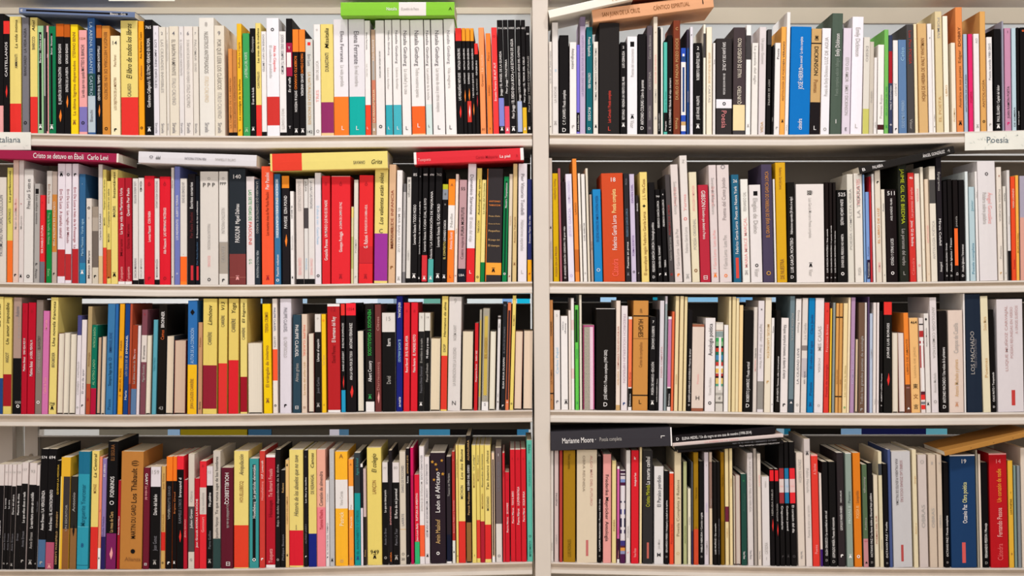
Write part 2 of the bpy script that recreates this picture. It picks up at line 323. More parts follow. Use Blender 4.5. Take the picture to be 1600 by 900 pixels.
DATA = {
'A1': r'''
-12-5 21 K;b 165 _ P
*slim black book immediately left of the yellow book titled la vida intima, top left shelf|15 33 K;b 33 53 R;t 66 120 W CASTELLANOS;f 143 R
*yellow book titled la vida intima on top left shelf|15-33 26 Y;b 162 _ R;p .6;T 31 75 K La vida íntima;t 85 107 X AMMANITI
*grey book with charcoal lettering on top left shelf|34-45 27 N;t 44 118 X BIANCIARDI · LA VIDA AGRA;g 192 K
*yellow book titled abel on top left shelf|46-58 27 Y;b 151 _ R;T 32 48 K Abel;t 57 77 X BARICCO
*slim pale green book with white lettering on top left shelf|68 40 g;s .25 .68 50 203 K;p .47;t 53 98 W Baricco · Océano mar;g 198 W
68-72 40 X;s .2 .8 60 150 n
76 40 P;s .0 .6 50 205 K;t 60 90 W Seda
*green book with white lettering on top left shelf|76-87 41 #15754a;s .25 .55 52 203 K;p .4;t 56 85 W Baricco · Novecento;g 199 W
*black book with orange top between green and black ones, on top left shelf|87-100 37 K;b 37 57 #c8601c;t 69 100 W GIORGIO BASSANI;t 105 163 W EL JARDÍN DE LOS FINZI-CONTINI;f 181 O
*slim black book immediately right of the black book with orange top, top left shelf|100-110 38 K;b 38 58 #b85818;t 69 100 W GIORGIO BASSANI;t 105 144 W DETRÁS DE LA PUERTA;f 159 O
*yellow book with brown lettering between black and pink ones, on top left shelf|110-122 38 S;t 50 90 M STEFANO BENNI;t 95 180 M La última lágrima dispersados;g 192 M
*pink book titled la vida que nos queda on top left shelf|123-136 47 P;b 167 206 #7d74b4;h 60 M 1234;t 70 152 X La vida que nos queda MATTEO B. BIANCHI;g 192 K
*blue book with beige foot on top left shelf|137-149 28 #35598c;b 115 150 #254c4a;b 150 207 #b8c4cc;d 35 150 #a9bccb LA ARENA ELEGANTE CASTRO;t 172 190 N Bianchi
*slim black book with orange top between blue and orange ones, on top left shelf|150-159 39 K;b 39 59 #c06424;t 72 112 W MASSIMO BONTEMPELLI;t 117 157 W GENTE EN EL TIEMPO;f 173 O
*orange book with brown lettering between black and cream ones, on top left shelf|159-172 40 #d28a3a;d 50 155 M BENDITA HISTORIA DE UN SECRETO;g 201 K
*cream book with brown lettering on top left shelf|173-188 56 C;h 67 X 14;t 86 104 M Piero Ferrari;t 121 172 M LOS OBJETIVOS DE LA MENTIRA;g 203 K
*yellow book titled el libro de todos los libros on top left shelf|189-216 32 Y;b 152 _ R;p .5;T 37 122 K El libro de todos los libros;t 131 151 X CALASSO
*slim amber book with black lettering on top left shelf|217-226 33 #f5a01e;t 50 92 K Ave Roberto Cazzo;t 98 125 M Calasso;g 200 K
*black book titled el ultimo verano en roma on top left shelf|227-240 31 K;h 43 W 765;t 60 168 W Gianfranco Calligarich / EL ÚLTIMO VERANO EN ROMA;g 203 W
*slim white book with grey lettering between black and off-white ones, on top left shelf|240-249 40 #e2dbe0;h 52 N 1;d 62 155 N LOS AMORES DIFÍCILES;t 0 0 N;d 192 208 N Siruela
*off-white book, second book left of the off-white book titled el baron rampante, top left shelf|249-260 42 #dfd6c8;h 52 N 2;d 62 145 n LAS CIUDADES INVISIBLES;d 193 208 N Siruela
260-265 42 #ddd5ca;h 52 N 3;d 62 120 n LA ESPECULACIÓN;d 193 208 N Siruela
*off-white book titled el baron rampante on top left shelf|265-280 41 I;h 52 N 4;d 62 118 #8a837c EL BARÓN RAMPANTE;d 122 164 n ITALO CALVINO;d 192 208 N Siruela
280-288 41 #e0d9d6;h 52 N 5;d 62 118 n EL CABALLERO INEXISTENTE;d 192 208 N Siruela
*white book immediately left of the slim off-white book with grey lettering, top left shelf|288-302 41 #e3dad2;h 52 N 6;d 62 130 n SI UNA NOCHE DE INVIERNO UN VIAJERO;d 132 168 n ITALO CALVINO;d 192 208 N Siruela
*slim off-white book immediately left of the white book titled nuestros antepasados, top left shelf|302-311 41 #dfd6ca;h 52 N 7;d 62 95 n PALOMAR;d 98 112 n CALVINO;d 193 208 N Siruela
*thick white book titled nuestros antepasados on top left shelf|312-336 28 #e3ddd4;h 38 n 8;d 50 115 #8a837c NUESTROS ANTEPASADOS;d 120 160 #d8c4a6 ITALO CALVINO;d 192 207 N Siruela
*off-white book titled por que leer los clasicos on top left shelf|336-352 40 I;h 52 N 9;d 62 140 #8a837c POR QUÉ LEER LOS CLÁSICOS;d 145 185 n ITALO CALVINO;d 192 208 N Siruela
357-364 76 #d98f4a;b 207 _ K;t 90 200 M LA CAMPANA DE LA LIBERTAD
364-371 78 #c48246;b 207 _ K;t 90 200 M SIETE CUENTOS CAPRICHOSOS
371-379 37 #eeb62a;t 66 106 M Raffaele La Capria;T 122 188 K La nostalgia de la belleza;g 204 M
*green book with off-white lettering on top left shelf|380-391 52 G;t 82 122 #cfe6cf LA ESTRELLA DEL NORTE;g 204 g
*slim black book with white lettering between green and yellow ones, on top left shelf|391-400 44 K;t 57 82 n Giuseppe;t 137 163 W El uso de la duda;g 202 W
*yellow book titled las tres de la manana on top left shelf|400-409 36 Y;b 164 _ R;T 44 98 K Las tres de la mañana;t 112 138 X CAROFIGLIO
409-417 49 W;b 206 _ K;d 54 112 N DONDE NO HAY LÍMITES
*thick white book titled el cuaderno prohibido on top left shelf|417-437 28 #ebe8ec;b 151 196 #cc3530;g 46 K;p .68;d 71 112 R Alba de Céspedes;p .35;d 71 122 n El cuaderno prohibido
*white book immediately right of the white book titled el cuaderno prohibido, top left shelf|437-448 49 W;b 207 _ K;d 54 116 N JODER ERES SIEMPRE TÚ MISMO;d 170 202 n PAOLO COGNETTI
*slim black book with magenta band on top left shelf|448-458 29 K;b 67 119 #a01c40;s .1 .8 82 105 W;h 75 W T;T 121 144 W En el valle;h 199 W T
*slim black book immediately right of the slim black book with magenta band, top left shelf|458-468 46 K;b 46 81 O;d 88 140 O ROBERTO SAVIANO;d 142 175 W SMITH & WESSON;g 205 W
*slim black book with orange top between black and grey ones, on top left shelf|468-478 46 K;b 46 81 O;d 84 115 O MARCO D'ERAMO;d 116 150 W DAVID ANDREA;g 205 W
*pale grey book with tan lettering on top left shelf|478-490 61 #cfcdc6;s .3 .7 66 71 R;d 85 103 N Erri Luca;d 113 195 m LA NATURALEZA ES INOCENTE;h 206 X 142
*white book with grey lettering between grey and yellow ones, on top left shelf|491-502 38 W;h 46 n o;t 95 125 n ERRI DE LUCA;t 140 160 P TRES;g 205 n
*thick yellow book titled missitalia on top left shelf|502-522 38 Y;b 160 208 #8f2f62;b 208 _ #f2c490;T 44 75 K Missitalia;t 83 112 X DURASTANTI
*thick white book immediately right of the yellow book titled missitalia, top left shelf|522-545 30 #e8e2e6;b 151 _ #f47c2c;p .6;d 49 97 #6a6468 Elena Ferrante;d 102 135 n La vida perdida;h 200 W L
*thick white book immediately left of the slim white book with red foot, top left shelf|546-571 30 #e2dce0;b 151 _ #13a9a0;p .5;d 49 100 #6a6468 Elena Ferrante;d 103 135 n En mal nombre;h 200 W L
*slim white book immediately right of the thick white book with teal foot, top left shelf|571-580 32 W;b 164 _ #e8482c;p .4;d 51 97 X Elena Ferrante;d 100 140 n Las deudas;h 200 W L
581-588 46 #b89a80;b 125 192 #c87a60;s .2 .8 95 125 n;t 62 95 W ELENA FERRANTE;t 125 190 C LA FRANTUMAGLIA;g 203 W
*white book, second book right of the slim white book with red foot, top left shelf|588-602 32 #e6e0dd;d 80 122 K UNA CASA ACRISTALADA · MARIO FORTUNATO;g 198 K
*white book immediately right of the white book with black lettering, top left shelf|603-614 31 W;b 164 _ #35a5b2;p .6;d 48 103 #6a6468 Natalia Ginzburg;p .45;d 106 140 n Léxico familiar;h 200 W L
*white book, second book right of the white book with black lettering, top left shelf|615-628 31 W;b 164 _ #46aebc;p .55;d 48 103 #6a6468 Natalia Ginzburg;d 106 140 n Léxico familiar;h 200 W L
*white book, third book right of the white book with black lettering, top left shelf|629-643 31 W;p .5;d 48 103 #6a6468 Natalia Ginzburg;d 108 147 n La ciudad y la casa;h 200 K L
*white book, second book left of the thick white book with grey lettering, top left shelf|644-665 31 #ece6e4;b 166 209 #f5652a;b 209 _ #f2c490;p .5;d 48 103 #6a6468 Natalia Ginzburg;d 106 152 n Todos nuestros ayeres;h 196 W L
*slim white book immediately left of the thick white book with grey lettering, top left shelf|666-676 31 W;b 163 _ #cfe0dc;d 48 103 #6a6468 Natalia Ginzburg;d 107 156 n Las palabras de la noche;h 197 K L
*thick white book with grey lettering between two white ones, on top left shelf|677-696 31 #ebe5e3;d 48 103 #6a6468 Natalia Ginzburg;d 107 175 n Las tareas de casa y otros ensayos;h 199 K L
*white book immediately right of the thick white book with grey lettering, top left shelf|697-714 30 #efe9e6;p .45;d 48 100 #8a8488 Natalia Ginzburg;d 106 138 n Vida imaginaria;h 199 X L
*black book, second book right of the thick white book with grey lettering, top left shelf|715-725 44 K;b 44 64 R;t 76 109 W NATALIA GINZBURG;t 114 157 W LAS PEQUEÑAS VIRTUDES;f 175 R
725-731 44 K;b 44 64 #f0982a;t 76 109 W NATALIA GINZBURG;t 114 131 W SAGITARIO;f 150 O
731-738 44 K;b 44 64 #f0982a;b 158 191 #cf3a30;t 76 109 W NATALIA GINZBURG;t 114 131 W DOMINGO;f 148 O;f 174 W
738-744 44 K;b 44 64 #f0982a;t 76 109 W NATALIA GINZBURG;t 114 153 W Y ESO FUE LO QUE PASÓ;f 171 O
744-750 68 K;b 68 85 R;t 95 118 W GINZBURG;t 120 148 n EL CAMINO;f 158 r
*slim orange book with tan lettering between black and orange ones, on top left shelf|751-760 43 #f5945c;t 75 112 #f8c8a0 La noche;t 116 135 M Gramsci;h 202 M 80
762-770 52 #f78238;t 74 95 M Piero;t 133 150 M GUERRIERO;h 201 M 8
*slim red book with white lettering on top left shelf|771-780 43 #e83c3c;h 57 r O;t 98 125 W DE AUT AUT;t 127 158 W Ernesto Ferrero
*slim black book with pale blue foot between red and black ones, on top left shelf|780-789 31 K;b 153 197 #7f84cc;h 44 W 714;t 80 150 W Jaeggy / EL ÁNGEL DE LA GUARDA;g 202 W
789-797 31 K;b 166 _ #e04a5c;h 44 W 156;t 93 146 W Fleur Jaeggy / PROLETERKA;g 203 W
*black book titled el dedo en la boca on top left shelf|797-808 31 K;h 44 W 1003;t 61 185 W Fleur Jaeggy / EL DEDO EN LA BOCA y LAS ESTATUAS DE AGUA;g 202 W
809-817 31 K;b 158 206 #a9b4d4;h 44 W 679;t 72 158 W Jaeggy / LOS HERMOSOS AÑOS DEL CASTIGO
817-824 31 K;b 168 _ #e2b42c;h 44 W 621;t 89 160 W Fleur Jaeggy / EL TEMOR DEL CIELO;g 202 W
824-831 41 K;h 53 W 58;t 88 175 n Fleur Jaeggy / VIDAS CONJETURALES;g 201 W
''',
'B1': r'''
858-863 65 #ece4da;t 75 130 N La flor del sol · Poesía completa;g 198 K
*slim white book, second book left of the white book with charcoal lettering, top right shelf|863-873 35 #e0d9d4;t 100 112 A o;t 135 160 n LA NOCHE;g 193 n
*black book with white lettering between two white ones, on top right shelf|874-889 55 K;t 141 195 W C. P. CAVAFIS / Poesía completa;h 203 W D
*white book, third book left of the slim teal book with white lettering, top right shelf|890-901 66 W;d 76 108 X Antología poética;g 198 n
901-906 70 #7a6fd0;b 176 206 K;t 75 78 W -;t 178 204 W Adela Zamudio
*slim tall beige book with lilac top on top right shelf|906-915 26 #bfaec8;b 26 41 #7f7088;t 55 150 #8f80a0 LA DESNUDEZ DEL ESCRITOR EN SU SOLEDAD
*slim teal book with white lettering on top right shelf|916-926 42 t;d 58 88 W Poesía Española;d 114 138 W CRISTINA PERI;d 168 188 W ROSSI;h 201 W D
927-935 65 #e6ded4;t 75 157 X TOMAS, VAGAMUNDOS CASTAÑEDA TOMÁS;g 198 K
*black book, second book right of the slim teal book with white lettering, top right shelf|936-968 36 #262221;t 142 192 #e04a3c Luis Cernuda / Poesía completa;h 201 #d04a3c L
969-979 66 K;h 74 W 2;t 80 106 W LUIS CERNUDA;t 120 187 W RETORNO · VENDRÁ UN VIENTO DEL MAR;g 196 W
*white book with grey lettering between two black ones, on top right shelf|980-996 57 #ebe7ea;s .3 .7 65 73 K;t 76 120 n Poemas del conocimiento;g 183 K;d 188 200 n Visor
*black book with white lettering between white and charcoal ones, on top right shelf|997-1010 53 K;t 125 195 W ANTONIO COLINAS / Libro de poemas;h 200 W D
*slim charcoal book with grey lettering between black and off-white ones, on top right shelf|1011-1020 40 #554c52;t 55 92 n Cantos a Berenice;t 112 140 n CRISTINA;t 165 188 n TORREMOZAS;h 200 n D
1021-1028 26 I;h 50 M x;t 85 130 P DOLOR DE POETA;t 133 160 n POEMAS;g 185 n
1028-1032 42 K;t 145 205 W V. ULLÁN / La palabra
1033-1036 43 #efe8e0
1037-1043 66 #55b8a8;b 176 206 K;t 120 175 #2a8078 Poetas de Túnez;t 180 204 W Nogués
1043-1051 55 K;t 122 205 W A. S. COLOMBINE / Balada del viejo marinero
*dark red book titled duelo de padua on top right shelf|1052-1063 32 #7c3a26;h 45 m C;t 100 156 m DUELO DE PADUA;t 60 97 m POZO DOCE;d 185 202 m Poesia
1064-1072 75 #2b4fb4;b 97 180 W;b 88 96 b;b 190 196 m;s .3 .7 84 88 W;s .3 .7 105 175 b;b 196 205 W
1073-1077 46 #3a3240;b 75 _ b;t 80 160 n ANTOLOGÍA
1078-1083 42 #e2dde4;g 55 K;h 195 n o
*black book, fourth book right of the red book titled duelo de padua, top right shelf|1084-1097 67 K;h 75 W 2;t 82 125 W ROBERTO BENÍTEZ PICÓ;t 150 187 W JOSÉ ÁNGEL VALENTE;g 198 W
1099-1103 38 #ece6d6;b 52 90 X
*slim off-white book with tan lettering between off-white and white ones, on top right shelf|1104-1113 42 #eee2cb;d 82 130 m ANTES DEL FIN DE LA NOCHE;d 133 172 n CARTAS
1114-1118 67 W;t 78 100 X Poeta
*thick charcoal book with white band on top right shelf|1119-1144 60 #332e2e;b 155 169 #e9e5ea;d 66 110 W SAN JUAN DE LA CRUZ;d 115 148 W EN UNA NOCHE OSCURA;g 162 K;d 173 200 #d08080 Poesía
*thick charcoal book with beige foot on top right shelf|1145-1164 43 #453a3c;b 164 204 #ecd6a6;b 204 _ X;t 60 122 I VALLE DE QUEVEDO PACO;t 135 163 I QUINTERO
1165-1173 39 #eeebe8;b 55 93 X;g 197 n
1174-1184 67 #e9e3dc;d 72 140 n La poesía del siglo
*white book, second book right of the slim white book with charcoal top, top right shelf|1185-1196 42 #dcd2d2;d 60 100 n Un paseo Gustavo;t 190 207 m VIDA
1197-1204 46 K;b 46 70 X;d 125 165 n HOY ES SIEMPRE
1205-1208 71 K;t 120 190 n POESIA
1209-1218 67 W;t 76 92 X Poesía;g 200 n
1218-1226 42 #f0a850;t 65 100 X EN VERANO;t 100 158 M ANTOLOGÍA DE POESÍA;g 190 K
1226-1232 19 W;d 195 205 n Visor
*thick blue book titled poesia esencial on top right shelf|1233-1265 42 #0d70bd;t 58 110 W Poesía esencial · La obra completa;t 106 140 W JOSÉ HIERRO;t 186 203 W cátedra
*tan book with black foot on top right shelf|1265-1281 45 m;b 67 69 K;b 160 _ #1c1618;t 56 63 K EMI;d 73 118 K DICKINSON;d 125 145 M Poemas;h 200 W L
*white book with grey lettering between tan and green ones, on top right shelf|1282-1296 44 #ece8ec;t 58 100 n LUZ DE AGUA;t 102 150 n Poesía de Emily Dickinson;g 202 n
*tall dark green book with grey lettering on top right shelf|1297-1314 21 #4e5c50;t 53 88 W Emily Dickinson;t 91 150 #7e8a7e Poesía completa edición bilingüe;h 190 W 1
*white book immediately left of the tall white book with grey lettering, top right shelf|1315-1328 44 #ddd0dc;d 90 180 n ESTO ES AMOR · EMILY DICKINSON;h 202 X E
*white book immediately left of the slim white book with yellow foot, top right shelf|1329-1347 26 #f0e9f0;d 43 88 n Emily Dickinson;h 197 n L
*slim white book with yellow foot on top right shelf|1348-1358 58 #dcd5ca;b 170 _ #c8c468;d 72 115 n DESEO
1358-1365 65 #c8beb0;t 120 160 n POESÍA
1365-1370 90 W;t 130 200 n ARTE
1371-1381 70 #f0eae4;b 195 203 #4a2424;t 148 185 n Poemas Rojos
1382-1389 46 #76b85c;t 135 180 G EN LA CUNA DEL AIRE;g 198 G
1389-1395 55 #38405c;b 80 130 r;t 90 172 W WALT WHITMAN;g 195 W
1396-1404 63 W;d 130 160 n JUEGO;g 202 K
*blue book with pale blue lettering between white and charcoal ones, on top right shelf|1405-1418 62 #5f7ea6;t 74 95 A Celso;t 157 200 #a0b8d0 CELSO EMILIO FERREIRO
*charcoal book with dark red lettering between blue and beige ones, on top right shelf|1419-1430 38 #4a4646;d 48 100 #b03a34 Luis Pico POESÍA;d 186 202 n Visor
1431-1436 37 #f0deb8;h 60 m o
*tan book with brown lettering on top right shelf|1437-1451 37 #d6ae76;t 60 158 M HOJAS DE HIERBA DE WALT WHITMAN
1452-1459 37 W;h 59 X d
1459-1463 46 #eee8e2;t 70 190 n POEMAS;g 198 K
*tall beige book with tan lettering between white and off-white ones, on top right shelf|1464-1475 18 #dcc89c;d 28 60 n POEMAS;t 100 190 m EL POETA
*slim tall off-white book with tan lettering between beige and off-white ones, on top right shelf|1476-1484 25 #f3ead6;t 60 150 m LIBRO
1488-1495 67 #eee2cc;t 70 190 m POEMAS
*orange book titled america en sus poetas on top right shelf|1496-1507 11 #e08a4e;t 27 72 #6a3c24 DOBRY;t 74 98 M Edgar;t 103 168 M América en sus poetas;g 193 K
1508-1514 53 #a8bcd0;t 80 175 X ANTOLOGÍA DE LA POESÍA
1515-1522 53 #e02a6a;t 130 160 r POETA
1523-1532 53 W;t 60 68 n AO;g 198 n
*orange book, fourth book left of the slim pink book with charcoal lettering, top right shelf|1533-1542 18 #dba45e;t 115 168 M ANTOLOGÍA;g 190 K
1543-1552 58 W;t 68 125 N Poesía reunida 1980-2015;g 195 n
*black book with white lettering between white and blue ones, on top right shelf|1555-1566 45 K;t 133 190 W PAUL ÉLUARD / Capital del dolor;g 198 W
1567-1570 33 #9a98a8
*slim pink book with charcoal lettering on top right shelf|1571-1581 44 #c58ba8;t 135 185 X JUAN RAMÓN POETA;h 50 X 1;g 193 F
1582-1589 44 #b9cfd8;t 165 198 X DE SOMBRA
1590-1594 43 K;t 105 195 W Premio de poesía
1595-1604 43 K;t 40 50 #e86a3a 8
''',
'A2': r'''
*off-white book immediately left of the yellow book titled las perfecciones, second left shelf|-8-9 277 #d9cfc4;t 305 400 N PATRIMONIO NATURAL COLECCIÓN
*slim yellow book titled las perfecciones on second left shelf|10-19 262 #d9c968;b 376 _ #f0702c;T 266 316 K Las perfecciones;t 326 349 X LATRONICO
*slim tall beige book with pink lettering between yellow and white ones, on second left shelf|19-28 248 #ddbfb0;t 297 330 P Marina;h 318 r o;t 328 358 n Mujer de pelo;g 430 K
*slim white book immediately left of the white book with charcoal lettering, second left shelf|28-36 248 #d9cdc8;h 318 r o;t 328 358 n Mujeres;g 432 K
*white book with charcoal lettering between white and grey ones, on second left shelf|36-51 264 #ddd6d0;t 280 326 X Primo Levi  Si esto es;g 432 K;b 264 266 n
52-61 287 n;s .2 .8 295 303 K;d 305 350 X Los niños tontos;g 413 X;d 420 435 X Anaya
61-69 305 #df2a30;b 409 _ #6e6f78;h 316 r o;t 352 396 W SER DIABLO SUTURA
*slim green book with pale grey top on second left shelf|71-80 267 #cdc5bd;b 328 _ #14803c;d 288 318 M Erri De Luca;d 332 382 g Tras la huella de Nives;d 420 436 g Seix
80-88 268 #b9a79b;b 304 394 #c8803a;d 315 385 I CUENTOS DE NUESTRA MAR;g 428 K
*white book titled a tamano natural on second left shelf|89-101 256 #e4d9e0;b 390 432 #b52c30;g 273 K;d 296 372 #9a4048 Erri De Luca  A tamaño natural
*slim white book titled las reglas del mikado on second left shelf|101-111 256 #e6dbe1;b 397 438 #b52c30;g 273 K;d 296 380 #8a4048 Erri De Luca  Las reglas del Mikado
*white book immediately right of the white book titled las reglas del mikado, second left shelf|112-122 256 #e4d9e0;b 389 _ #b5262c;g 273 K;d 293 388 #a03040 Erri De Luca e Inés de la Fressange  La
*slim blue book with pale blue lettering on second left shelf|123-133 272 #33618a;b 411 _ #2f7fa4;h 286 W .;t 342 400 A Maria Messina · Verde agua;g 426 W
134-143 310 #d8cdc3;g 325 K;h 340 n x;t 392 435 X Matteo Marani
143-153 323 #9a8b7c;b 340 361 #b0a294;b 361 418 #6e625a;b 418 _ #cfc3b0;g 432 K
153-160 257 #d5ccc4;b 400 _ #d8b888;t 315 375 X Carlos SOLANAS
160-166 265 #e4d070;b 387 _ #dc4030;T 268 328 K Tiempo curvo en Krems;t 340 352 X MAGRIS
166-173 283 #e0cb70;b 390 435 #b5622c;t 285 355 X Conjeturas sobre un sable;t 365 378 X MAGRIS;g 434 K
*yellow book titled instantaneas on second left shelf|173-184 265 Y;T 269 309 K Instantáneas;t 322 339 X MAGRIS;g 430 K
*dark red book with white lettering between yellow and red ones, on second left shelf|184-195 278 #b3202e;b 276 278 W;b 440 _ W;t 294 366 W La larga vida de Marianna Ucrìa;t 370 400 #801820 Maraini;t 417 440 P Tusquets
*dark red book with white lettering between red and white ones, on second left shelf|195-206 278 #a81c2a;b 276 278 W;b 440 _ W;t 294 338 W Querido Pier Paolo;t 350 388 #801820 Dacia Maraini;t 417 440 P Tusquets
*slim white book, third book right of the yellow book titled instantaneas, second left shelf|207-216 279 #dcd5cf;b 438 _ K;d 284 318 N LOS AÑOS ROTOS;t 404 434 N DACIA MARAINI
*slim white book, fourth book right of the yellow book titled instantaneas, second left shelf|216-225 278 #e0dad5;b 436 _ K;d 283 300 K VIDA MÍA;t 404 434 n DACIA MARAINI
*red book with white lettering between two white ones, on second left shelf|225-241 275 #d92030;b 274 275 r;h 287 r ô;t 330 378 W Lorenza Mazzetti   CON RABIA;g 435 r
241-249 279 #ddd5d0;b 437 _ K;d 283 325 N DIECIOCHO AÑOS LARGAS;t 405 433 N MARINA MARAZZA
*red book with white lettering between white and grey ones, on second left shelf|249-266 276 #db1e2e;h 287 r ô;t 325 397 W Aldo Palazzeschi   LAS HERMANAS MATERASSI;g 435 r
267-272 262 #cfc4bd;d 282 360 N PAVESE;g 433 K
*slim pale blue book with white lettering on second left shelf|272-281 260 #6f76b4;t 305 375 W LOS INDIFERENTES · ALBERTO MORAVIA;h 427 W o
*white book with orange foot between blue and black ones, on second left shelf|281-292 279 #dad2ca;b 401 440 #fb6a26;b 440 _ O;d 285 317 N LA CIUDAD DE DIOS;d 397 400 N ·
*black book titled escritos corsarios on second left shelf|293-305 272 #1a1518;t 285 326 W Escritos corsarios;s .4 .75 415 438 #c43038;t 332 372 #6a2a2c Pier Paolo Pasolini
305-311 275 #14171f;t 310 372 W El fascismo de los antifascistas;s .3 .9 416 438 #c43038;t 375 414 #4f6f90 Pier Paolo Pasolini
*thick white book titled p p p on second left shelf|312-341 268 #d8d0c8;h 278 n o;h 289 K P P P;d 350 390 n PASOLINI POR PASOLINI;d 400 417 P EDICIONES;g 437 X
*white book with brown foot on second left shelf|342-356 268 #ddd6ce;b 378 428 #a59a8e;b 378 379 n;h 278 n o;h 287 K PPP;d 325 365 n NUESTRO PASOLINI;d 385 410 n DAVID;g 438 X
*thick black book with red foot between two white ones, on second left shelf|358-384 264 #272c32;b 397 _ #7d3a38;h 276 W 140;b 433 434 #9a5a50;p .5;t 319 350 W Miguel Dalmau;p .5;t 354 379 W PASOLINI;g 435 P
*white book with green lettering between black and charcoal ones, on second left shelf|385-398 276 #e0d5d4;d 297 345 #2f9a50 LAS SIETE VIDAS DE;d 347 382 #d8584c PASOLINI;d 405 413 G G. G.
398-407 280 #242c36;d 284 365 n LA PALABRA QUE CONSTRUYE EL MUNDO;d 392 434 #b8bcc0 PIER PAOLO PASOLINI
*thick orange-red book with maroon lettering on second left shelf|409-428 260 #f05a36;t 270 296 W Pier Pasolini;t 300 368 #6a2018 Los muertos vivos de Pier Paolo Pasolini;g 435 r
*slim navy blue book with blue foot on second left shelf|429-439 272 #325f84;b 371 _ #3a7199;s .25 .7 280 372 #9ab0c4;h 310 Y o;d 282 370 #dfe6ea CICLO EN DEL CANTO;t 398 432 W Pasolini volumen;g 438 W
*black book with orange top on second left shelf|441-453 275 #1e191c;b 275 294 #e88a28;t 306 334 W EZRA POUND;t 338 357 W PAVESE;f 376 O
454-460 299 W;d 322 355 X EL BRUJO;t 358 390 n Enamorado;g 434 K
*white book titled dialogos con leuco on second left shelf|463-475 280 #dcd0ca;b 436 _ K;d 284 330 n DIÁLOGOS CON LEUCÓ;d 403 430 P CESARE PAVESE
475-482 280 #dbd6d2;b 436 _ K;b 325 357 #4a4446;d 283 299 X LA PLAYA;d 404 430 A PAVESE
*white book, second book right of the white book titled dialogos con leuco, second left shelf|482-492 279 #e0d9d5;b 436 _ K;d 283 326 N LA LUNA Y LAS FOGATAS;d 404 430 P CESARE PAVESE
*white book, third book right of the white book titled dialogos con leuco, second left shelf|492-502 270 #e3dce0;d 322 382 A El oficio de vivir · Cesare Pavese;g 431 K
*red book with white lettering between white and red ones, on second left shelf|503-516 275 #d8262e;h 287 r ô;t 313 371 W UN MUNDO QUE NO ES DE NADIE;t 374 407 W Graziella Pavese
*red book titled la dama de campo de paz on second left shelf|517-547 275 #e02a32;b 275 276 P;h 287 r ô;t 316 358 W LA DAMA DE CAMPO DE PAZ;t 362 394 W Giuseppe Pontiggia;g 433 r
548-552 323 #d4cc9a;b 325 340 Y;b 370 420 #b8b870
552-559 281 #dcd4c8;t 355 395 n POEMAS;g 433 n
*thick red book with white lettering between off-white and yellow ones, on second left shelf|560-582 274 #e02c30;b 385 411 #c82a30;b 411 412 r;h 287 r ô;t 320 365 W EL BOSQUE DE LA CABRA AZUL;t 368 388 W G. Raboni;g 433 r
*thick yellow book titled los valientes estan solos on second left shelf|584-605 265 Y;b 365 439 #9a3496;T 270 350 K Los valientes están solos;h 361 X C
*tall tan book with dark red lettering on second left shelf|606-617 257 #d9b18c;t 297 388 #9a4a34 MANUEL DE INFANCIA;g 418 M;t 350 389 M ROBERTO SAVIANO
*slim white book with grey lettering between tan and grey ones, on second left shelf|618-627 266 W;h 272 N .;d 325 400 n EL MAR BAJO SU LUZ;g 436 n
628-633 287 #b8b2b0;b 287 300 #6a6668;b 425 _ #7a7678;d 330 400 n LIBRO
634-641 277 #d9d3cc;b 435 _ K;d 281 308 X EL ANTOJO;d 392 430 n LIBRO
*black book titled todo modo on second left shelf|641-652 262 K;h 273 W 85;t 320 382 W Leonardo Sciascia / TODO MODO;g 432 W
652-657 262 K;h 276 W 9;t 315 397 W Leonardo Sciascia / EL CABALLERO Y LA MUERTE;g 435 W
*slim black book titled a cada cual on second left shelf|658-667 262 K;b 399 440 #d0343a;h 273 W 085;t 310 393 W Leonardo Sciascia / A CADA CUAL, LO SUYO;g 435 W
*slim black book titled la desaparicion de majorana on second left shelf|668-677 262 K;b 405 _ #4fa8a0;h 273 W 690;t 299 405 W Sciascia / LA DESAPARICIÓN DE MAJORANA;g 435 W
*black book titled el caso moro on second left shelf|678-689 262 K;h 273 n 762;t 319 386 W Leonardo Sciascia / EL CASO MORO;g 432 W
689-698 288 K;b 288 296 #b5b82c;b 296 312 #8a8f98;h 303 K ó;h 319 n o;t 344 377 W LEONARDO SCIASCIA;t 378 405 Y EL CONTEXTO;g 433 W
*white book with orange foot between black and off-white ones, on second left shelf|698-709 280 W;b 280 321 #fa8a28;b 360 _ #fa7d2c;h 289 M A;t 333 355 n Nadie;t 363 390 W Antonio Scurati;h 432 r L
709-714 272 #efdcd0;t 345 365 m Nota;g 431 r
*greyish pink book with black foot on second left shelf|715-727 281 #bc9498;b 420 _ #1b1e2a;h 295 K 55;t 324 368 K FURIA MORTUTIS;t 370 405 #6a4a50 Cuatro mujeres;h 430 W LBA
*tall white book with red foot on second left shelf|728-741 256 #e8e1e6;b 388 _ #dd2a2e;d 273 335 #6a6468 Domenico Starnone;d 340 378 n El inicio del viaje;h 425 W L
742-750 263 #e6cd70;T 270 336 K Autobiografías ajenas;t 345 364 X TABUCCHI;g 433 K
750-757 281 #ead687;b 410 _ #157a40;T 286 334 #5a6a34 La línea del horizonte
*thick charcoal book with orange foot on second left shelf|758-783 264 #332e30;s 0 .04 264 _ O;b 411 430 #fba33c;p .5;h 315 #f08c40 ANTONIO;h 321 #f08c40 TABUCCHI;h 338 m Piazza d'Italia;h 350 m Dama de Porto;h 361 m Pequeños;h 375 m El juego del;h 384 m El tiempo;g 423 K
784-792 276 #157f48;s .3 .7 283 430 #0c4028;t 286 325 W Nuestro Tempestuoso;g 428 W
793-799 272 #dccdb8;t 320 352 m POETA;g 432 r
800-807 256 #d8bc86;t 304 380 M Antonio Tabucchi;g 413 M
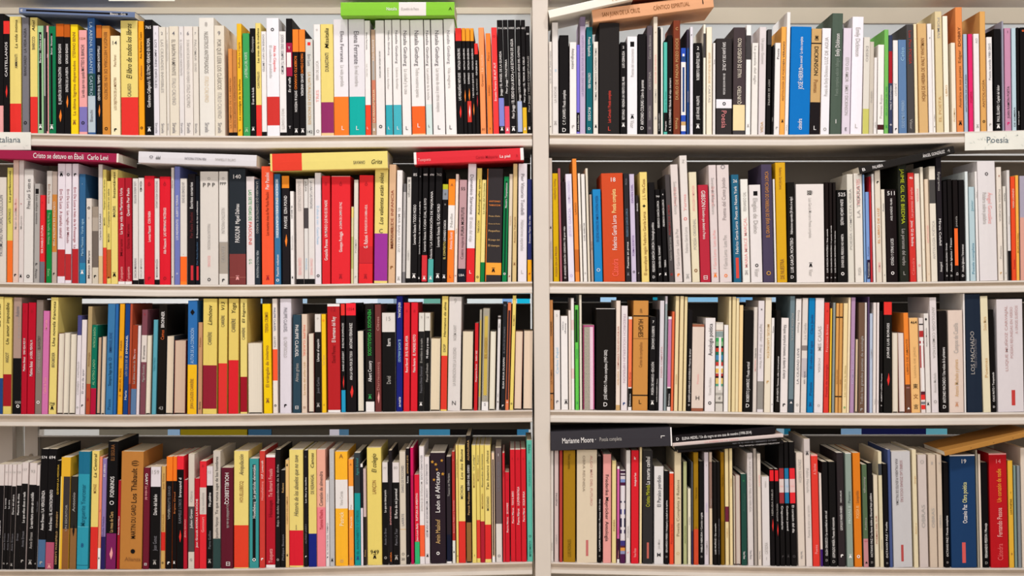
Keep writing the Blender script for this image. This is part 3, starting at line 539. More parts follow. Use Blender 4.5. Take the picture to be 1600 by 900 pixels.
*tall white book with grey lettering between tan and blue ones, on second left shelf|809-823 256 #e4dde2;d 272 336 #7a7478 Pier Vittorio Tondelli;d 344 392 n Habitaciones separadas;h 425 n L
824-831 280 #2a3068;b 406 _ #f5ac20;t 337 380 W Domenico Tejera · Dos vidas;g 428 r
''',
'B2': r'''
858-864 247 #cdbfb4;h 265 n .;t 375 405 n ANTOLOGÍA;g 356 K
*slim yellow book with brown lettering between beige and pink ones, on second right shelf|865-874 271 #d2a80e;d 280 312 M Poema Completo;t 385 432 M POESÍA EN LA PROSA
875-879 263 #a8606a
880-887 284 #261a1c;t 354 431 W ANDRÉS GARCÍA CERDÁN / El gran viaje;h 434 W D
*slim white book with beige lettering between black and orange ones, on second right shelf|888-898 272 #e2dbe8;d 283 318 L CUADERNO PRIMERO;t 325 370 L JESÚS GARCÍA;g 431 L
899-906 248 #e98a3a;b 390 425 #c86a2a;h 265 K .;h 341 K .;t 300 335 M LARGO
907-911 271 #eee6da;t 300 360 n POESÍA
912-918 272 #e8e2dc;t 335 376 X LUIS GARCÍA;g 427 n
919-923 263 I
924-928 304 #b09a8c;b 299 304 #9fd0e6;t 300 390 M MISTERIO
*blue book with navy blue lettering on second right shelf|929-942 296 #2384c0;t 306 378 b EN ESTAS HORAS DE AMOR CONTRA POESÍA;h 422 W O
*thick orange-red book titled poesia completa on second right shelf|943-977 271 #cc4c28;p .55;h 281 W 18;t 296 333 #f6e39a Poesía completa;t 337 391 W Federico García Lorca;t 405 432 #ff6a5a Cátedra
978-986 271 #2a282b;t 279 289 N PROSA;t 326 370 #6a88a0 FEDERICO GARCÍA LORCA;t 378 419 W Poemas en prosa;g 429 N
987-995 272 #cabdd4;t 288 317 V DIVÁN DEL;t 368 400 V POEMAS ESCRITOS;g 425 X
996-1001 305 #302828;t 316 330 W EDGAR;g 427 n
*yellow book titled el apocalipsis segun on second right shelf|1003-1015 269 #ead07c;h 322 K ✦;t 280 312 M J. L. Vila-Casas;t 331 430 M El apocalipsis según Federico García Lorca
*slim black book with white lettering between yellow and black ones, on second right shelf|1017-1027 285 K;t 348 425 W FEDERICO GARCÍA LORCA / Antología poética;h 433 W D
1028-1036 296 #100c0d;h 307 W 740;t 314 356 W FEDERICO GARCÍA LORCA;t 384 418 W DIVÁN DEL TAMARIT;g 429 W
1037-1044 296 #131011;h 304 W 4;t 312 354 W FEDERICO GARCÍA LORCA;t 406 418 W TIERRA;g 429 W
1046-1054 273 #4a4444;t 320 367 #a03838 POEMAS DE AMOR;t 371 407 n Federico García Lorca;g 429 r
*tall white book with grey lettering between charcoal and white ones, on second right shelf|1055-1067 257 #dccfca;d 284 335 n Sonetos del Amor Oscuro;d 293 322 P El Diván del Tamarit;t 358 420 n F García Lorca · Luna de Poe;g 430 O
*tall white book with grey lettering between white and cream ones, on second right shelf|1069-1081 243 #dfd6d0;h 252 n Z;h 342 R O;T 296 330 P Yerma;t 355 395 n Federico García Lorca;g 433 n
*cream book with grey lettering on second right shelf|1082-1094 269 #e2d6b8;t 290 330 P ANTOLOGÍA COMENTADA;t 342 390 n POESÍA ORIGINAL;g 423 M
*dark red book with white lettering on second right shelf|1095-1111 289 #b52a3c;d 298 323 W GIBSON;d 325 374 W El hombre que detestó a Franco;h 434 W ⊟
*tall white book with pink lettering between red and white ones, on second right shelf|1112-1124 258 #dbccca;d 278 335 n Sonetos del Amor Oscuro;d 292 322 P Diván del Tamarit;t 360 420 P F García Lorca · Luna de Poe;g 431 O
*thick white book titled poema del cante jondo on second right shelf|1125-1144 258 #dccecb;h 261 N O;t 278 344 #9a8e8c Poema del Cante Jondo;t 368 420 n F García Lorca · Luna Poe;g 431 O
*navy blue book titled poeta en nueva york on second right shelf|1147-1159 273 #27627f;h 283 W 26;t 291 343 W Poeta en Nueva York;t 346 397 W Federico García Lorca;s .3 .7 403 435 #d8483c
*white book immediately right of the blue book titled poeta en nueva york, second right shelf|1161-1173 280 #e8e4dc;t 300 330 n FERNANDO GAL;t 340 418 P MARIA MERCÈ MARÇAL;g 427 n
*white book with grey lettering between white and purple ones, on second right shelf|1174-1192 289 #e4dcda;s .35 .72 299 306 K;d 310 365 n Elegías de Duino;g 415 K;d 420 433 n Visor
*dark purple book titled el gran viaje on second right shelf|1193-1210 257 #4a4058;b 0 0 K;t 268 371 #c8873c EL GRAN VIAJE DE ENTIERRO DE GARCÍA LORCA;h 427 #e2a63c O
1211-1214 280 W
*tall yellow book with brown lettering between white and black ones, on second right shelf|1215-1231 254 #d6a320;d 262 296 M Federico García Lorca;t 405 436 M DE NUESTRA
*black book with white lettering between yellow and white ones, on second right shelf|1232-1244 285 #15120f;t 308 366 W Habitaciones separadas (20 años sí es algo);t 372 426 W LUIS GARCÍA MONTERO;h 433 W D
*thick white book with grey lettering between two black ones, on second right shelf|1245-1289 288 #e6ddd8;b 287 288 n;s .4 .56 298 305 K;h 301 n 80;d 310 372 n Luis García Montero Poesía completa;g 415 K;d 421 432 n Visor
1290-1296 285 #1c1312;t 358 426 W LUIS GARCÍA MONTERO / Vista cansada;h 434 W D
1297-1302 285 #1c1413;t 342 426 W LUIS GARCÍA MONTERO / A puerta cerrada;h 434 W D
1303-1308 285 #1a1413;t 352 426 W LUIS GARCÍA MONTERO / Un invierno;h 434 W D
*black book, fourth book right of the thick white book with grey lettering, second right shelf|1309-1325 297 #12100f;h 304 W 525;d 312 352 W ELENA GARCÍA VALDÉS;t 366 418 W DONDE DEL PERDIDO NO HABITA;g 428 W
*slim white book with grey lettering between black and white ones, on second right shelf|1326-1336 272 #dad4c8;t 285 390 n POESÍA COMPLETA OBRA
*white book with grey lettering between white and blue ones, on second right shelf|1337-1350 271 #e6ded4;t 290 340 n LA TIERRA;t 418 430 n POESÍA;d 280 320 P SELECCIÓN
1351-1354 273 #86a8d0;t 400 430 #4a6a90 POESÍA
1355-1361 300 #7d9cd0;s .1 .95 406 436 #241c38;t 380 400 #5a6a90 Poemas;t 408 434 W Torremozas
1361-1364 276 #c03038;b 276 300 r
1365-1369 272 W
*slim off-white book with orange lettering between white and off-white ones, on second right shelf|1370-1379 264 #e0d3c2;g 285 K;t 325 380 #d09050 EL LIBRO DE LUZ;t 410 425 P POEMAS
1380-1386 296 #e2d8c8;t 308 330 N Poesía;h 430 X E
*black book immediately left of the tall black book with yellow lettering, second right shelf|1387-1404 296 #1b1213;h 302 W 511;t 310 345 W ANGEL GONZÁLEZ · PALABRA;t 373 415 W OTOÑO Y OTRAS LUCES;g 427 W
*tall black book with yellow lettering between black and red ones, on second right shelf|1407-1421 254 #262820;d 264 350 #b4bc2c JAIME GIL DE BIEDMA;d 358 415 n Las personas del verbo;h 427 n L
*slim red book with pink lettering on second right shelf|1423-1433 270 #cf3530;h 278 W 46;t 293 340 P Las personas del verbo;d 345 385 W Jaime Gil de Biedma;t 403 430 #e87a70 Cátedra
1434-1442 271 #e6dacb;d 295 330 P POESÍA;g 415 P
1443-1448 261 #e9dfcc;h 390 m o
1449-1455 280 #e2cdb4;t 330 380 P ANTOLOGÍA;h 428 m o
*slim off-white book with charcoal band on second right shelf|1456-1466 260 #e5dbcb;b 281 318 #4a4745;t 345 405 n ANTOLOGÍA POÉTICA
*slim black book immediately right of the slim off-white book with charcoal band, second right shelf|1467-1476 244 #231e22;d 269 316 n Epigramas;d 342 384 W Mireia Calafell;t 410 425 W Amargord
1477-1483 283 #151112;t 380 425 W AMALIA IGLESIAS / Dónde;h 431 W D
1484-1491 280 #151111;t 370 425 W Amalia Iglesias / Tótem;h 431 W D
1492-1500 281 #171111;s .1 .8 357 415 #fa6a2c;t 338 354 n poesía;t 418 430 W D
1501-1510 281 #141011;t 382 425 W Amalia Iglesias / Intravenus;h 431 W D
1511-1516 268 #dde4e4
1517-1526 292 #b5cad0;t 302 330 #6a9aa8 Javier;t 380 428 #4a88a0 Poesía completa
1527-1531 268 W;d 300 325 n POESÍA
*thick white book titled palabra sobre palabra on second right shelf|1532-1560 252 #dfd8d8;b 0 0 K;g 272 X;p .65;d 301 350 P Ángel González;p .35;d 301 350 n Palabra sobre palabra
1561-1569 261 #e5d9cc;h 275 #a04a28 8;d 296 366 n POESÍA REUNIDA;t 378 404 n Poemas;g 427 m
1570-1575 291 #ddd6cc;d 302 325 K Claribel;h 427 K E
1576-1581 266 #dcd6d2;b 392 _ K;t 330 350 n Poemas
1582-1589 276 #e64d28;t 295 325 I MARÍA LORENZO;t 330 420 r Poesía
1589-1594 274 #f0b24e;t 300 395 #a8702a MUJER DE TIERRA
1595-1606 275 #a8a0b0;b 340 _ #d8a090
''',
'A3': r'''
-10-4 464 Y;b 591 _ b;T 475 510 K La señal
*yellow book titled un amor imposible on third left shelf|4-17 465 #dcc46c;b 585 635 #a01c24;T 473 538 K Un amor imposible;t 551 567 X ANGOT
*brown book with black foot on third left shelf|18-31 465 #ab8f82;b 560 _ K;t 479 495 N Aubenas;p .7;t 482 528 n El muelle de Ouistreham;h 629 n 000;g 635 W
*slim dark red book immediately right of the brown book with black foot, third left shelf|32-41 474 #b3142a;h 486 r ô;t 529 554 W UNA VIDA MUY M;t 558 580 W Mathieu Belezi
*dark red book immediately left of the brown book with grey lettering, third left shelf|41-53 473 #b81228;h 486 r ô;t 532 561 W LA DÉBIL MENTAL M;t 565 588 W Mathieu Belezi
*brown book with grey lettering on third left shelf|53-64 469 #85766c;t 525 546 X BLAVATSKY;t 549 583 n CATHERINE AUSSEY;g 629 W
*slim pink book on third left shelf|64-74 486 #cf72a8;t 500 515 P Marcela;t 590 615 P Caballo de Troya
*yellow book titled una novela francesa on third left shelf|75-87 465 Y;T 471 541 K Una novela francesa;t 551 574 X BEIGBEDER;h 631 K 798;g 638 K
88-98 521 I;e
98-107 520 I;e
107-117 522 I;e
117-124 493 #4b4a7c;b 524 _ #e0d6d8;t 562 617 n CONEJO · CASTILLO;g 637 n;o
124-132 500 #e4d8d8;t 568 615 N El cine de ayer;g 634 X
133-140 479 #b0976c;b 600 _ #b04a2c;t 545 573 M Antología;g 625 r
140-149 508 #0f6e56;b 607 _ #b01438;t 512 543 g PATRICIA BARÓN;t 562 602 g AL OTRO LADO
150-156 527 #c9a88a;e
157-163 526 #d6c2aa;e
*blue book with charcoal lettering between turned-round and blue ones, on third left shelf|164-176 475 #3b75a4;t 520 551 b EMMANUEL BOVE;h 561 b O;t 567 603 #12304c Siempre llega tarde;t 624 640 #205078 Pasos
176-181 475 #2a63a4
182-190 475 #e8a01c;t 525 548 M PARIS;h 558 b O;t 576 612 #8a5010 MIGUEL ROIG;t 614 620 M 2
191-199 475 #183f80;t 524 553 W EMMANUEL;h 558 W O;t 562 588 n LOS OJOS DE;t 605 625 W Marie
199-203 475 #b04e34;b 600 _ #7a3a34
203-212 508 #9a3a20;b 608 _ #5a779c;t 523 560 P Bove;t 553 600 n La última noche de Tere
212-217 509 #e0d0d2
218-227 484 #7b4650;b 524 566 #dcd0c8;h 491 r ö;t 540 561 X El amante;t 570 597 n Miguel Bonnefoy
227-235 524 I;e
236-243 500 #5aa0b0;t 545 580 #3a8090 TEATRO
*black book with white lettering between teal and turned-round ones, on third left shelf|244-257 476 #18130f;h 638 n 43;t 487 512 W BRONNER;t 516 531 #d0602c Camus
258-270 525 #dcc8b0;e
*short beige book with page edges outward between turned-round and blue ones, on third left shelf|271-289 532 #cdb09a;e
*blue book with yellow foot on third left shelf|292-307 470 #2d6aaa;b 570 _ #eeb81e;h 488 K ♦;t 513 568 #a8c4e0 AUTOR DE LA CONDICIÓN;t 592 639 M JEAN CLAUDE CARRIÈRE
308-315 504 #c0906a;t 511 542 M Poésie;t 628 640 K Siruela
*thick yellow book with dark red foot between tan and yellow ones, on third left shelf|316-338 467 #e2c96a;b 571 639 #8f2030;T 477 507 K Limónov;t 519 539 X CARRÈRE
*yellow book titled v13 on third left shelf|340-354 467 #e2c96a;b 568 _ #dc3430;T 472 485 K V13;t 493 511 X CARRÈRE
*yellow book titled yoga on third left shelf|356-372 467 #e2c76a;b 563 _ #d8242c;T 473 490 K Yoga;t 498 519 X CARRÈRE
*yellow book titled el bigote on third left shelf|375-386 467 Y;b 589 644 #9a1424;T 472 504 K El bigote;t 512 531 X CARRÈRE
*thick short off-white book with page edges outward between two yellow ones, on third left shelf|388-410 536 I;e;L -1
*yellow book with brown lettering between turned-round and off-white ones, on third left shelf|412-425 475 #efc712;t 488 520 M TERESA CREMISI;t 540 605 M El triángulo de invierno;g 627 M
426-434 467 #e8dcd2;b 546 595 #fa5a32;t 0 0 K;d 481 518 b PHILIPPE CLAUDEL;d 526 543 N LA NIETA;g 634 K
*white book with grey lettering between off-white and blue ones, on third left shelf|437-455 467 #dcd4dc;d 481 519 N PHILIPPE CLAUDEL;d 527 559 n EL CREPÚSCULO;g 634 K
*navy blue book titled almas grises on third left shelf|457-470 492 #2c4452;d 508 558 W PHILIPPE CLAUDEL;t 568 597 n Almas grises;h 637 W ⊟
471-480 491 #dfc8b4;d 508 557 #e87a5c PHILIPPE CLAUDEL;t 566 617 m La nieta del señor Linh;h 637 M ⊟
482-491 521 I;e
*slim black book with white top between turned-round and yellow ones, on third left shelf|492-502 491 #ddd6cf;b 519 _ #1c1816;h 497 n o;t 530 565 W Llamas al espacio;t 590 615 N José Carlos;g 634 n
503-510 491 #f0c024;g 501 O;t 530 570 m Lo que;h 633 M 8
*thick dark red book titled el hermano del rey on third left shelf|512-532 475 #b52226;b 475 479 W;b 641 _ W;h 483 r 12;t 495 535 W El hermano del Rey;t 540 567 #6a1418 Daniel Pennac
533-540 475 K;b 475 493 R;b 610 _ #2596c0;t 505 544 W EVELYNE DUMÁNCES;t 549 580 W DANS LE DÉSERT;f 597 R
*black book with red top on third left shelf|541-557 474 #171113;b 474 493 #ee2a38;h 483 r 1054;t 505 545 W ANTONIO FERRÁNDEZ;t 549 594 W AMA LA VIDA POR DE TODO;f 612 R
559-569 517 I;e
*black book with white foot on third left shelf|571-585 475 #1c1917;b 628 _ W;d 484 556 #3cb04c MENDIGOS Y ORGULLOSOS;t 564 597 W Albert Cossery;g 621 G
*slim maroon book with pink lettering on third left shelf|586-596 476 #6e3432;b 473 476 P;t 495 517 #c89088 Clèves;t 564 610 #c08078 Darrieussecq;f 621 P
*thick black book with white top between maroon and blue ones, on third left shelf|597-618 489 #ddd5cf;b 519 _ #141111;h 498 n 15;t 529 541 W Ibarra;t 588 600 n David
*slim navy blue book titled el monte analogo on third left shelf|619-629 463 #1a2072;d 473 497 W RENÉ DAUMAL;d 531 566 A EL MONTE ANÁLOGO;T 605 636 W anaïs
*slim red book with white lettering between blue and red ones, on third left shelf|630-640 473 #d6242e;h 486 r ô;t 525 557 W EN EL VER DEL AMOR;t 560 582 W Raoul Borrell
*red book with white lettering between red and black ones, on third left shelf|641-652 473 #d8202e;h 486 r ô;t 523 556 W EL MADRES ROTO;t 560 582 W Maïssa Bentartin
653-662 489 #dad4cb;b 518 _ #1d1b1b;h 496 n 9;t 529 567 n El meridiano de su madre;t 573 614 N François-Olivier Dumarcel;g 632 W
662-671 489 #dcd6cd;b 517 _ #121010;h 496 n 14;t 528 560 W Mi diablo y un traza;t 568 597 n Manuel Dolmaín
*short beige book with page edges outward between black and yellow ones, on third left shelf|672-687 529 #e0cfb2;e
*slim yellow book titled hermanos de alma on third left shelf|688-698 463 #e3ca6e;b 556 640 #dd3a2c;T 472 526 K Hermanos de alma;t 538 550 X DIOP
*thick white book with grey lettering between yellow and turned-round ones, on third left shelf|699-719 464 #dad2ce;h 470 n 9;t 508 532 n NOÉMI KANT;t 543 603 n LA INVENCIÓN DE LA SOLEDAD;h 630 X N
*short beige book with page edges outward between white and red ones, on third left shelf|721-738 518 #dfd0b6;e
740-746 505 #c8242a;s 0 1 503 505 W;t 548 564 W RARA VEZ;t 569 597 W Marguerite Duras
747-751 484 #b9aa84;s .2 .8 500 620 #c4a848;c;o
*yellow-checked book with white foot on third left shelf|752-763 482 #b5ab98;b 628 _ W;s .25 .75 494 618 #c8ac50;c;t 500 560 M ELOGIO;h 632 N S
764-773 518 #e2dccb;e
775-780 494 #dad4d2;b 495 499 #5a5450;t 504 512 X Bleu;g 628 X;t 600 620 n Elle
782-789 472 #212226;h 477 N 42;t 511 552 N EL SALÓN DE PACHINKO;t 559 607 W ELISA SHUA DUSAPIN;g 634 W
789-795 473 #e07a50;s .2 .8 485 625 #43282a;h 629 W 43
796-802 462 #e8d070;t 487 509 M ROMEO;g 631 K
*short beige book with page edges outward between yellow and turned-round ones, on third left shelf|803-815 518 #e2c9b2;e
*short beige book with page edges outward beside the central post, on third left shelf|817-832 517 #e2cbb4;e
''',
'B3': r'''
859-865 469 #c08450;b 614 616 K;t 491 525 K CHANDRÉ;t 540 600 M LA TUMBA;h 624 K L
*slim white book with pale blue lettering between orange and white ones, on third right shelf|866-876 485 #e4ddda;h 493 n 5;t 540 584 A Carlos Pujol;g 628 N
*white book with charcoal lettering between white and off-white ones, on third right shelf|877-888 494 W;p .3;d 503 527 N POESÍA;p .7;d 505 530 X Antología;g 629 X
889-893 485 #e8dcd2
893-898 466 W;b 500 516 #e6c8c4;b 576 592 #e6c8c4
899-905 477 #62c450;s .1 .75 484 535 #164018;t 540 560 G POESÍA;g 630 G
906-910 461 #ded5c4
*yellow-checked book on third right shelf|911-929 508 W;s 0 .1 508 640 #8c2a54;s .9 1 508 640 #b0507c;s .1 .9 508 511 #b0507c;s .62 .9 511 640 #e8c4d4;c
*thick black book with white lettering between yellow-checked and off-white ones, on third right shelf|931-961 482 #17120f;s 0 1 482 483 W;p .5;t 547 625 W JOSÉ HIERRO / Poesías completas (1947-2002);h 632 W D
962-969 470 #e8d6c8;b 633 _ m;t 510 577 #b06048 COMPARECE TODO ESTO POR IVA;t 580 602 m ADELAIDA
*white book, second book right of the thick black book with white lettering, third right shelf|970-980 478 #e5dadb;d 491 598 #c0a8b4 FRIEDRICH HÖLDERLIN HIPERIÓN;g 631 b
981-987 495 W;b 499 605 #f07850;b 607 636 K;t 508 605 r Amor flores;t 608 634 W Biblioteca
*thick orange book with brown lettering between white and black ones, on third right shelf|988-1012 470 #c88a45;b 493 495 K;b 617 619 K;b 529 530 M;t 483 489 K LXVI;d 499 527 K HUGHES;t 535 574 M Cartas de cumpleaños;h 628 K L
*slim black book with white lettering between orange and black ones, on third right shelf|1014-1024 495 K;h 503 W 7;d 510 546 W ROBERTO SÁNCHEZ;t 566 617 W POESÍA DE HAIKUS • EDICIÓN;g 630 W
1024-1028 484 K;t 576 628 W LUCÍA HUIDOBRO / Ramas
1029-1036 470 #d4cdd2;t 485 590 #c08a8a POESÍA COMPLETA
1037-1041 463 #8f9c9e;b 463 475 #cfc8d0
1042-1048 495 W;b 499 605 #c07ca4;b 607 636 K;t 608 634 W Biblioteca
1048-1052 487 #e06a44
1053-1059 463 #e6d2a4;t 500 600 m POESÍA
1060-1066 463 #e6d2a4
1067-1072 464 #e3cfa0;h 480 K .
1073-1080 484 K;t 545 628 W DARÍO JARAMILLO AGUDELO / Poemas de amor;h 633 W D
*thick off-white book with brown top on third right shelf|1080-1099 507 #9a5c44;b 511 638 #dccabd;z .22;t 520 600 P Poesía;h 622 K H
*white book titled antologia poetica on third right shelf|1101-1117 497 #e7dfdd;t 506 556 K Antología poética;t 590 618 n Vicente Huidobro;g 630 K
*pale grey book on third right shelf|1118-1130 504 #cfc8bf;b 507 516 #e6dccf;b 516 517 M;b 518 527 #8a9a98;b 528 534 G;b 534 541 #7cae7c;b 541 544 K;b 544 550 #c0402c;b 550 555 #1c6a50;b 555 563 #4886b0;b 563 566 #206a50;b 566 572 #c03c34;b 573 576 W;b 576 583 #e4b85a;b 584 588 #b83a30;b 588 591 #3a1018;b 591 600 #dfc070;b 600 604 #5a9a80;s .4 .72 527 610 W;b 614 618 #a8a29a;h 622 K d;b 628 631 #7a746c
1131-1138 508 W
1138-1142 464 #e4d2a6
1143-1149 464 #e4d0a0
1149-1154 466 #e6d4aa
1154-1160 477 #efcf98
*black book with white lettering between tan and beige ones, on third right shelf|1161-1175 485 #15110f;t 566 628 W ROBERTO JUARROZ / Poesía vertical;h 634 W D
1176-1182 480 #d8cdc4;t 524 560 X Gabriela;t 560 580 P MISTRAL
*slim white book with grey foot on third right shelf|1183-1193 470 #dfd6d8;b 596 640 #928c86;h 483 K x;d 507 576 n Ingrid Jonker · El mar y su Verso
*slim off-white book immediately right of the slim white book with grey foot, third right shelf|1194-1204 465 #e6d9c4;d 507 560 m MIGUEL LABORDETA;g 597 m
1204-1209 497 W;t 510 520 X Poetas;h 632 K B
1211-1218 485 #15110e;t 557 628 W JOHN KEATS / Sonetos, odas y otros poemas
*white book with charcoal lettering between black and blue ones, on third right shelf|1219-1231 497 #e8dedb;d 508 592 X Kikupoe: siempre al momento, el desierto, el viento;g 633 X
1232-1240 463 #6d7f86;b 624 _ #3a434c;d 490 590 n POESÍA JUNTA;h 629 W ▲
*slim white book with grey lettering between blue and white ones, on third right shelf|1241-1250 467 #e8dfda;d 485 520 n Emma Reyes;t 540 600 N LA CIUDAD LEVE;g 633 n
*slim white book with pale grey band on third right shelf|1251-1260 466 #ddd3cc;b 540 548 #8a7e7a;b 560 590 #c2b8ba;t 485 530 n La Caída;t 560 600 N en que
*slim blue book titled el rehen del agua on third right shelf|1261-1271 466 #0f7ab4;t 492 522 b Clara Janés;t 533 576 b El rehén del agua;t 584 618 b Poesía;g 633 b
*white book with grey lettering between blue and red ones, on third right shelf|1272-1286 466 #e6dddd;t 510 548 n MIS CASAS;z .35;d 560 600 n POESÍA;h 633 n o
1287-1295 473 #dc3c34;t 500 550 P Francisco Brines;t 568 620 r Poesía de antología;h 486 r A
1296-1299 482 #e8bc3c
1300-1304 473 #8d9590
1305-1310 474 #d9a15c;b 495 497 K;b 619 621 K;t 505 600 M BAUDELAIRE
1310-1315 474 #d29a55;b 495 497 K;b 619 621 K;t 505 600 M POE
1316-1323 474 #ead3a0;t 500 620 #b09a5c Las rosas de la última;g 637 G
1323-1327 465 #efdcb8
1328-1335 465 #b08cae;t 485 600 L POEMAS ESCOGIDOS
1336-1340 530 #e8d2b4;e
*slim brown book with grey lettering on third right shelf|1341-1351 473 #6e5342;t 525 632 n Todos los grandes poemas de antología;g 640 n
1351-1355 473 #e2d9d4
1356-1359 464 #5a4668
1359-1364 490 #b3bfd2;t 505 560 n POEMAS
1364-1369 473 #e5dbd5;t 620 632 n Visor
1370-1374 473 #e7dbd8;t 620 632 n Visor
1375-1380 486 #14100f;t 584 628 W ALBERTO LÓPEZ / Poemas;h 634 W D
*black book with red top on third right shelf|1381-1394 472 #171513;b 472 492 R;z .42;t 505 560 W JORGE LUIS BORGES;f 593 R
1395-1404 520 #dfd4c4;e
1405-1415 520 #e3d4cc;e
1416-1424 489 #ec8634;b 601 _ #6a4334;t 510 585 M LIBRO DE AMANTE;h 606 P ==;h 638 W ▲
*tan book between orange and white ones, on third right shelf|1425-1439 497 #eab878;h 504 K 464;z .35;t 515 590 m LIANA DE JADE;h 604 K 東;h 620 M 文;h 636 K 言
1440-1447 497 #e0d4cf;b 506 508 K;b 517 527 #b03030;b 533 537 r;b 540 575 #b05050;s .3 .8 527 610 W;b 612 617 Z;b 617 625 R;b 628 632 N;b 633 640 R
1448-1456 490 #e2dad4;p .4;t 508 542 X Antonio Machado;h 499 K ♦;g 632 K
*white book, second book left of the off-white book titled campos de castilla, third right shelf|1457-1468 465 #ded4d4;d 480 560 n ANTOLOGÍA COMENTADA;t 583 614 n Antonio Machado;g 628 n
*black book with white lettering between white and off-white ones, on third right shelf|1470-1483 486 #171110;t 543 630 W ANTONIO MACHADO / Una voluta de la primavera;h 636 W D
*thick off-white book titled campos de castilla on third right shelf|1484-1507 485 #dec9bc;t 505 552 n Campos de Castilla;t 562 620 m Antonio Machado y primera;g 633 #c89070
1508-1511 459 W
*thick tall charcoal book with grey lettering on third right shelf|1512-1536 460 #1e2838;p .4;t 518 585 n LOS MACHADO;p .6;t 530 575 N POESÍA COMPLETA EN PROSA
*cream book with tan lettering between charcoal and black ones, on third right shelf|1537-1549 463 #e2d6b6;t 495 516 m Dulce María;t 535 590 m Poemas
1550-1558 484 #100c0b;t 582 628 W CHUS PATO / Tempestade;h 636 W D
*thick white book, second book right of the cream book with tan lettering, third right shelf|1560-1601 468 #d9d0d2;z .15;p .35;t 478 580 #c09a98 LUQUE MUÑOZ CARVAJAL;p .55;t 480 560 #c09a98 POESÍAS REUNIDAS EN VERSO;p .75;t 478 522 #c09a98 A UNOS SUEÑOS;s .52 .66 610 634 #c0403c
''',
